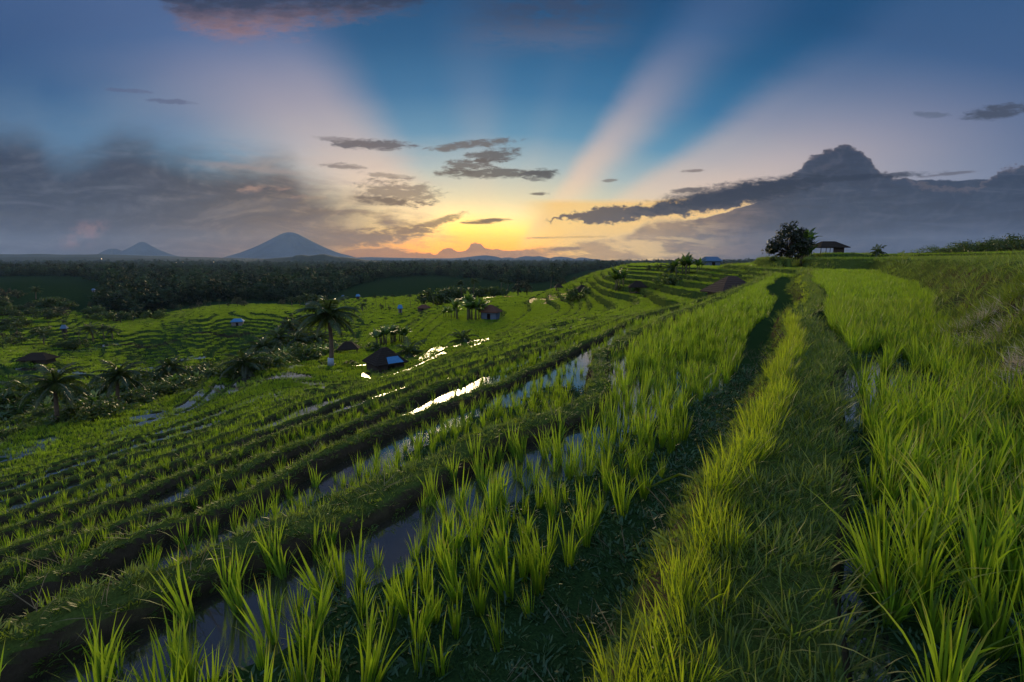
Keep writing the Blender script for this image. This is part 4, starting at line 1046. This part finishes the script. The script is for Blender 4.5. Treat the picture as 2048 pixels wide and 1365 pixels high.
# far side of the slope
for px, tp, dp, lb in [(945, 556, 165, 'slim palm on the spur above the tall banana clump'), (921, 560, 168, 'slim palm left of the spur palm above the banana clump'), (1002, 556, 185, 'palm left of the dark pair of trees behind the golden plots'), (1014, 559, 186, 'palm beside the dark pair of trees behind the golden plots'), (1101, 542, 175, 'palm above the small dark hut behind the flooded plots'), (820, 588, 175, 'palm right of the dark spur hut'), (865, 586, 160, 'short palm beside the dark spur hut'), (899, 585, 170, 'lone short palm on the spur skyline')]:
    P('palm_c', px, tp, dp, lb, 'slim palms behind the golden plots', sx=1.1)
for px, tp, dp, k, lb in [(1036, 556, 180, 'tree_b', 'left of two dark trees behind the golden plots'), (1054, 557, 182, 'tree_b', 'right of two dark trees behind the golden plots'), (1150, 552, 170, 'tree_c', 'dark spreading tree behind the thatched shelter'), (1178, 546, 172, 'tree_a', 'dark tree behind the rice shelf, left of the banana pair'), (1205, 545, 170, 'tree_c', 'dark spreading tree just left of the banana pair'), (1120, 552, 172, 'tree_c', 'dark spreading tree behind the small dark hut'), (1268, 537, 160, 'tree_a', 'dark tree behind the open shelter'), (1290, 538, 165, 'tree_c', 'dark spreading tree right behind the open shelter')]:
    P(k, px, tp, dp, lb, 'dark trees behind the rice shelf')
for i, px in enumerate((880, 898, 915, 932, 960, 978, 995)): P('bush_b', px, 573 - 1.2 * (i % 3), 172, 'dark hedge-like shrub along the far edge of the green spur', 'hedge shrubs on the spur')
# gully below the field edge, left
for px, tp, bs, k, lb in [(112, 727, 843, 'palm_a', 'lone coconut palm with a bare trunk at the left field edge'), (238, 718, 812, 'palm_b', 'coconut palm with a dense drooping crown, second along the field edge'), (349, 712, 782, 'palm_a', 'coconut palm third along the field edge above the glossy plants'), (491, 694, 748, 'palm_low', 'squat spreading palm on a dark mound at the field edge')]:
    P(k, px, tp, None, lb, 'palms along the field edge', bs)
P('bush_a', 492, 733, 46, 'dark mound under the squat spreading palm')
for i, (px, tp, dp, k) in enumerate([(205, 742, 66, 'palm_low'), (290, 738, 64, 'palm_b'), (20, 752, 60, 'palm_low'), (395, 728, 66, 'palm_low'), (440, 718, 66, 'palm_low')]):
    P(k, px, tp, dp, 'coconut palm half sunk in the gully behind the field-edge palms', 'palms down in the gully', sx=.8)
for i, px in enumerate((18, 52, 85, 150, 168, 196, 262, 282, 302, 322, 338, 372, 392, 410, 432, 452, 470, 512, 532, 552)):
    P('ban_a' if i % 2 else 'ban_b', px, np.interp(px, [0, 200, 400, 560], [806, 776, 732, 708]) + U.uniform(-8, 12), np.interp(px, [0, 300, 560], [47, 50, 58]) + U.uniform(0, 4), 'glossy young banana plant crowding the gully edge below the palms', 'banana plants along the gully')
for i in range(44):
    px = -30 + i * 14.5; dp = np.interp(px, [0, 300, 600], [54, 56, 64]) + U.uniform(0, 9)
    P('bush_a' if i % 3 else 'bush_b', px, np.interp(px, [0, 80, 200, 400, 600], [766, 770, 750, 724, 690]) + U.uniform(-8, 16), dp, 'dark green shrub in the tangled gully below the rice', 'gully shrubs')
for i in range(48):
    px = -40 + i * 13.5; ed = np.interp(px, [-40, 0, 110, 237, 342, 415, 500, 620], [892, 880, 846, 815, 788, 768, 746, 714]); h = hit(px, ed)
    if h is None: continue
    P('bush_b' if i % 3 == 0 else 'bush_a', px, ed - U.uniform(14, 46), h[1] + U.uniform(1.5, 7), 'leafy dark shrub crowding the lower edge of the rice slope', 'shrubs along the field edge')
for px, tp, dp, k in [(150, 762, 58, 'palm_low'), (182, 756, 60, 'palm_b'), (268, 740, 60, 'palm_low'), (318, 736, 62, 'palm_b'), (60, 780, 56, 'palm_low'), (420, 722, 64, 'palm_b'), (535, 690, 66, 'palm_b')]:
    P(k, px, tp, dp, 'coconut palm half sunk in the gully behind the field-edge palms', 'palms down in the gully', sx=.8)
for px, tp, dp, k in [(12, 770, 62, 'tree_c'), (70, 778, 64, 'tree_a'), (185, 752, 70, 'tree_c'), (318, 732, 72, 'tree_a'), (370, 728, 70, 'tree_c')]:
    P(k, px, tp, dp, 'dark rounded tree rising from the gully', 'gully trees')
# cluster behind the tall palm
for px, tp, dp, k in [(520, 668, 78, 'palm_b'), (545, 652, 86, 'palm_a'), (563, 638, 90, 'palm_c'), (585, 660, 84, 'palm_a'), (604, 650, 92, 'palm_b'), (628, 656, 86, 'palm_b'), (643, 642, 95, 'palm_c')]:
    P(k, px, tp, dp, 'dark coconut palm in the grove behind the tall pale-footed palm', 'palm grove behind the tall palm')
for i in range(15):
    P('bush_b' if i % 2 else 'bush_a', 505 + i * 11, 692 - i * .6 + U.uniform(-9, 8), 76 + U.uniform(-6, 10), 'dark undergrowth shrub in the palm grove', 'shrubs in the palm grove')
for i in range(7): P('ban_a', 560 + i * 16, 694 - i * 1.5, 66 + U.uniform(0, 4), 'bright banana plant at the front of the palm grove', 'bananas in the palm grove')
for px, tp, dp, k in [(570, 618, 205, 'tree_b'), (594, 630, 190, 'bush_a'), (515, 616, 200, 'bush_a'), (590, 628, 120, 'tree_b'), (573, 626, 125, 'tree_b')]:
    P(k, px, tp, dp, 'small rounded tree dotted on the striped terraces', 'small trees on the striped terraces')
# palms and trees beyond the striped terraces
for px, tp, dp, k in [(392, 600, 205, 'tree_b'), (470, 592, 215, 'tree_a'), (484, 600, 212, 'tree_c'), (452, 604, 210, 'tree_b'), (378, 610, 208, 'tree_c'), (290, 605, 240, 'tree_a'), (310, 608, 245, 'tree_c'), (222, 606, 238, 'tree_b'), (245, 604, 240, 'tree_b'), (340, 606, 235, 'tree_c'), (30, 578, 235, 'tree_c'), (5, 574, 235, 'tree_a'), (172, 602, 220, 'tree_b'), (140, 600, 215, 'tree_b')]:
    P(k, px, tp, dp, 'leafy tree in the belt beyond the striped terraces', 'trees beyond the striped terraces')
for px, tp, dp, k in [(404, 600, 200, 'palm_c'), (417, 601, 202, 'palm_c'), (434, 598, 200, 'palm_c'), (449, 606, 203, 'palm_c'), (354, 608, 215, 'palm_b'), (66, 572, 235, 'palm_a'), (120, 600, 225, 'palm_b'), (255, 620, 200, 'palm_b'), (230, 628, 190, 'palm_c'), (610, 585, 240, 'palm_b'), (596, 590, 238, 'palm_b'), (580, 592, 236, 'palm_b'), (630, 588, 236, 'palm_b'), (645, 590, 240, 'tree_c'), (560, 598, 238, 'tree_c'), (750, 590, 190, 'palm_c'), (768, 594, 186, 'palm_c'), (786, 588, 188, 'palm_c'), (730, 598, 180, 'palm_c'), (722, 604, 176, 'palm_b'), (742, 606, 172, 'palm_c'), (706, 612, 170, 'palm_b'), (760, 606, 172, 'tree_b'), (776, 610, 166, 'tree_b')]:
    P(k, px, tp, dp, 'small palm or tree silhouette on the far side of the terraces', 'far palms around the terraces')
for px, tp, dp, k in [(112, 640, 150, 'palm_c'), (168, 644, 140, 'palm_b'), (82, 642, 152, 'palm_c'), (192, 648, 140, 'palm_a'), (208, 650, 138, 'palm_b'), (15, 642, 140, 'palm_a'), (66, 656, 130, 'palm_b'), (142, 662, 132, 'palm_c'), (55, 612, 180, 'palm_b'), (76, 618, 176, 'palm_c')]:
    P(k, px, tp, dp, 'coconut palm scattered over the shaded valley side at left', 'palms on the shaded left side')
for i in range(46):
    px = U.uniform(-30, 330); k = U.choice(['tree_b', 'bush_b', 'tree_c', 'bush_b']); dp = U.uniform(120, 215)
    bs = ray(px, 560)[0]; z = smooth_z(bs * dp, dp); v = Z = z / dp
    if px > 120 + (dp - 118) * 1.5 and dp < 175: continue
    vy = (Z * CP + SP) / (CP - Z * SP); py = 682.5 - F * vy
    P(k, px, py - U.uniform(12, 24), dp, 'dark clump of trees on the shaded valley side at left', 'dark clumps on the left valley side')
# a pale grass plume and a bare stick among the rice
def reed():
    x, y = hit(452, 795); z = ground_z(x, y); o = empty('reed', 'pale feathery reed leaning over the rice left of centre', 'reed'); o.location = (x, y, z)
    s = 34 * y / F
    MB().tube([(0, 0, 0), (-.1 * s, 0, .35 * s), (-.35 * s, 0, .7 * s), (-.62 * s, 0, .92 * s), (-.95 * s, 0, 1.05 * s)], [.012, .011, .009, .007, .004], 5).build('stalk', M['straw'], o)
    mb = MB(); U.seed(5)
    for k in range(90):
        f = U.random(); p = np.array((-.3 - .65 * f, 0, .65 + .4 * f)) * s; d = np.array([-U.uniform(.1, .5), U.gauss(0, .25), U.uniform(-.5, .3)]) * .3 * s * (1 - .5 * f)
        w = np.array([0, .006, .006]); mb.quad(p - w, p + w, p + d + w * .4, p + d - w * .4)
    mb.build('plume', M['straw'], o)
reed()
x_, y_ = hit(994, 668); o = MB().tube([(0, 0, -.05), (-.04, 0, .3), (-.12, .02, .55)], [.025, .022, .012], 6).build('stick', M['limbs']); o.location = (x_, y_, ground_z(x_, y_)); tag(o, 'bare dark stick poking up from the middle of the rice slope', 'stick')
def stalk():
    x0, y0 = on_level(1275, 990, -1.44); x1, y1 = on_level(1358, 955, -1.36); x2, y2 = on_level(1400, 960, -1.22)
    P_ = [(x0, y0, -1.43), ((x0 + x1) / 2, (y0 + y1) / 2, -1.38), (x1, y1, -1.34), (x2, y2, -1.22)]
    b = np.array(P_[0]); o = MB().tube([tuple(np.array(p) - b) for p in P_], [.003, .006, .008, .007], 6).build('grass_stalk', M['fringe']); o.location = b
    tag(o, 'single long grass stalk lying across the bare strip beside the dike', 'grass stalk')
stalk()

# ------------------------------------------------------------------ woodland on the plain
def low_tree(seed, w, n, sz, trunk=.25):
    U.seed(seed); mb = MB()
    for k in range(n):
        a = U.random() * 6.28; rr = w * math.sqrt(U.random()); z = .22 + .72 * U.random() * (1 - .55 * (rr / w) ** 2)
        leaf_cloud(mb, (rr * math.cos(a), rr * math.sin(a), min(z, .86)), .13, 14, sz)
    mb.tube([(0, 0, -.05), (0, 0, .6)], [.03, .015], 4); return mb.mesh('wood', M['wood'])
def low_palm(seed):
    U.seed(seed); mb = MB(); mb.tube([(0, 0, -.05), (.03, 0, .5), (.05, .02, .82)], [.016, .013, .01], 4)
    for i in range(12):
        az = i * 2.4; el = R(U.uniform(-20, 70)); p = np.array((.05, .02, .82))
        for k in range(3):
            d = np.array([math.cos(el) * math.cos(az), math.cos(el) * math.sin(az), math.sin(el)]); q = p + d * .085; s = np.array([-math.sin(az), math.cos(az), 0]) * (.035, .04, .025)[k]
            mb.quad(p - s, p + s - np.array([0, 0, .01]), q + s * .7, q - s * .7); p = q; el -= .5
    return mb.mesh('wood', M['wood'])
def woodland():
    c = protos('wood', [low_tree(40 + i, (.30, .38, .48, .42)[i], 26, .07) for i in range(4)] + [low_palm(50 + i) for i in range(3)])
    out = []
    for r0, r1, st, h0, h1 in ((215, 520, 6.5, 7, 13), (520, 1300, 11, 9, 15), (1300, 2600, 20, 11, 17), (2600, 5200, 42, 14, 22)):
        x, y = grid_pts(r0, r1, st, 0, .5, -1.05, .80); k = fbm(x / 130 + 3, y / 90, 4) + .35 * fbm(x / 37, y / 37, 2)
        K = K_smooth(x, y); r = np.hypot(x, y); a = np.arctan2(x, y)
        open_ = (k > .20) & (r > 330) & (r < 1600) & (rng.rand(len(x)) < .72)
        ok = ((K > 44) | ((r > 300) & (K > 38))) & ~open_ & (rng.rand(len(x)) < .92) & ~((a > .12) & (r < 420))
        x, y = x[ok], y[ok]; d = terrain(x, y); n = len(x); h = rng.uniform(h0, h1, n) * np.where(rng.rand(n) < .14, rng.uniform(1.2, 1.7, n), 1)
        out.append((np.stack([x, y, d['z'] - .3], -1), h, np.where(rng.rand(n) < .22, 4 + rng.randint(0, 3, n), rng.randint(0, 4, n))))
    P = np.vstack([o[0] for o in out]); s = np.concatenate([o[1] for o in out]); ix = np.concatenate([o[2] for o in out])
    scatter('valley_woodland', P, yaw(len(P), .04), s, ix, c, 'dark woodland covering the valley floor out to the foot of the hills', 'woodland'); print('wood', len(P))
woodland()

# ------------------------------------------------------------------ hills, mountains, sea
def ridge(name, pts, y, depth, mat, rough=.08, step=3.0, kind='structure', seed=0):
    """a long hill at distance y whose skyline runs through pts; solid, with a front and a back slope"""
    pxs = np.arange(pts[0][0], pts[-1][0] + step, step); tops = np.interp(pxs, [p[0] for p in pts], [p[1] for p in pts]); base = -44.0
    xs = np.array([ray(p, 517)[0] * y for p in pxs]); zs = np.array([ray(p, t)[1] * y for p, t in zip(pxs, tops)])
    prof = [(-1.0, 0), (-.75, .22), (-.5, .5), (-.28, .76), (-.1, .95), (0, 1), (.2, .9), (.5, .5), (1, 0)]
    V = []; m = len(prof)
    for i, (x, z) in enumerate(zip(xs, zs)):
        for t, f in prof:
            dd = t * depth; h = max(z - base, 2)
            q = h * f + (0 if f in (0,) else rough * h * (fbm(np.array([x / depth * 3 + seed]), np.array([t * 3.0 + seed]), 4)[0]) * (1 if f < 1 else .6))
            V.append((x * (1 + dd / y), y + dd, base + max(q, 0)))
    Fs = [(i * m + k, (i + 1) * m + k, (i + 1) * m + k + 1, i * m + k + 1) for i in range(len(xs) - 1) for k in range(m - 1)]
    me = bpy.data.meshes.new(name); me.from_pydata(V, [], Fs); me.materials.append(mat); me.polygons.foreach_set('use_smooth', np.ones(len(Fs), bool)); me.update()
    setting(name, me, kind)
ridge('hill', [(-140, 514), (0, 508.5), (40, 509), (80, 508), (130, 509.5), (200, 509), (260, 511), (330, 513), (420, 515), (500, 517), (560, 519)], 5200, 500, M['wooded'], .05)
ridge('hill', [(-140, 517), (40, 514.5), (140, 515), (150, 514), (230, 516), (330, 517), (400, 519), (480, 521), (520, 523)], 3900, 300, M['wooded'], .05, seed=3)
ridge('hill', [(455, 524), (500, 521), (535, 518), (560, 516), (585, 514.5), (592, 511.5), (606, 510), (618, 512), (630, 510.5), (642, 509), (650, 508.5), (662, 511.5), (676, 514), (694, 515), (712, 518), (740, 521), (770, 524), (800, 526)], 3300, 260, M['wooded'], .05, 1.5, seed=5)
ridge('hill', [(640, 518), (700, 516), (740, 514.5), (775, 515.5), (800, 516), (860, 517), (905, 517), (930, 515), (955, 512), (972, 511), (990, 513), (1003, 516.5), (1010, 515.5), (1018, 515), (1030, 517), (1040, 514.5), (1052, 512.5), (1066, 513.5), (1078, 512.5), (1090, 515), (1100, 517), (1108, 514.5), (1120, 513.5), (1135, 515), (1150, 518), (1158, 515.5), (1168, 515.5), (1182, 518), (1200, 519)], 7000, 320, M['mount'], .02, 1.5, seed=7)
def mountain(name, px, top, halfpx, y, prof, seed, shift=0.0):
    X, Z = ray(px, top); cx = X * y; base = -44.0; h = Z * y - base; rad = halfpx * y / F; n, m = 160, 60; V = []
    for j in range(m + 1):
        f = j / m
        for i in range(n):
            a = 2 * math.pi * i / n; g = 1 + .10 * vnoise(np.array([a * 4 / math.pi * 3 + seed]), np.array([f * 2.0]))[0] * f + .04 * vnoise(np.array([a * 9 + seed]), np.array([f * 5.0]))[0] * f
            zz = np.interp(f, [p[0] for p in prof], [p[1] for p in prof]); gul = .034 * vnoise(np.array([a * 12 + seed]), np.array([f * 3.0]))[0] * math.sin(math.pi * min(f * 1.3, 1))
            V.append((cx + shift * rad * f * 0 + rad * f * g * math.sin(a), y + rad * f * g * .7 * math.cos(a), base + h * max(0, zz + gul)))
    Fs = [(j * n + i, j * n + (i + 1) % n, (j + 1) * n + (i + 1) % n, (j + 1) * n + i) for j in range(m) for i in range(n)]
    me = bpy.data.meshes.new(name); me.from_pydata(V, [], Fs); me.materials.append(M['mount']); me.polygons.foreach_set('use_smooth', np.ones(len(Fs), bool)); me.update(); setting(name, me)
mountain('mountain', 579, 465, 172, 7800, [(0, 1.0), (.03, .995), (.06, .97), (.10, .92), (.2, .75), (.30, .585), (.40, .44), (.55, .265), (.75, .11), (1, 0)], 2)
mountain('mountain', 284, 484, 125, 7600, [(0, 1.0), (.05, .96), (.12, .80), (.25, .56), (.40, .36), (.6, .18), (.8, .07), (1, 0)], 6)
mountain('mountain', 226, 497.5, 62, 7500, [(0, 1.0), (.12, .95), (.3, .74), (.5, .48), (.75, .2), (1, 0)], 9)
me = MB().add([(1700, 5400, -36), (9300, 5400, -36), (9600, 9780, -36), (2300, 9780, -36)], [(0, 1, 2, 3)]).mesh('sea', M['water']); setting('sea', me)
# village lamps on the far plain
lm, lt = new_mat('lamp_glow'); e = N.node('ShaderNodeEmission'); e.inputs[0].default_value = (1, .75, .4, 1); e.inputs[1].default_value = 6; finish(lt, e.outputs[0])
for px, py, dist, lb in [(203, 518, 3300, 'single bright village lamp left of the smaller mountain'), (352, 526, 2500, 'warm village lamp, left of a close pair on the dark plain'), (366, 525.5, 2500, 'warm village lamp, right of a close pair on the dark plain'), (427, 525, 2600, 'pale village lamp left of the wooded hill')]:
    X, Z = ray(px, py); bm_ = MB(); s = 1.6; bm_.tube([(0, 0, -s), (0, 0, -s * .6), (0, 0, 0), (0, 0, s * .6), (0, 0, s)], [.1 * s, .8 * s, s, .8 * s, .1 * s], 10)
    o = empty('village_lamp', lb, 'lamp', 'village lamps on the plain'); o.location = (X * dist, dist, Z * dist)
    bm_.build('globe', lm, o, True); gz = float(terrain(np.array([X * dist]), np.array([dist * 1.0]))['z'][0]) - Z * dist
    MB().tube([(0, 0, gz - 1), (0, 0, -s)], [.35, .25], 6).build('pole', M['limbs'], o)

# ------------------------------------------------------------------ the air of the valley
HAZE = 3.2e-5
hm = bpy.data.materials.new('haze'); hm.use_nodes = True; t = hm.node_tree; t.nodes.clear(); N.tree = t
pv = N.node('ShaderNodeVolumePrincipled'); pv.inputs['Color'].default_value = (.42, .62, 1.0, 1); pv.inputs['Density'].default_value = HAZE; pv.inputs['Anisotropy'].default_value = .25
ou = N.node('ShaderNodeOutputMaterial'); t.links.new(pv.outputs[0], ou.inputs['Volume'])
setting('haze', MB().box(-13000, 13000, -9900, 9900, -52, 430).mesh('haze', hm), 'stuff', 'thin blue evening haze lying over the whole valley', 'haze')
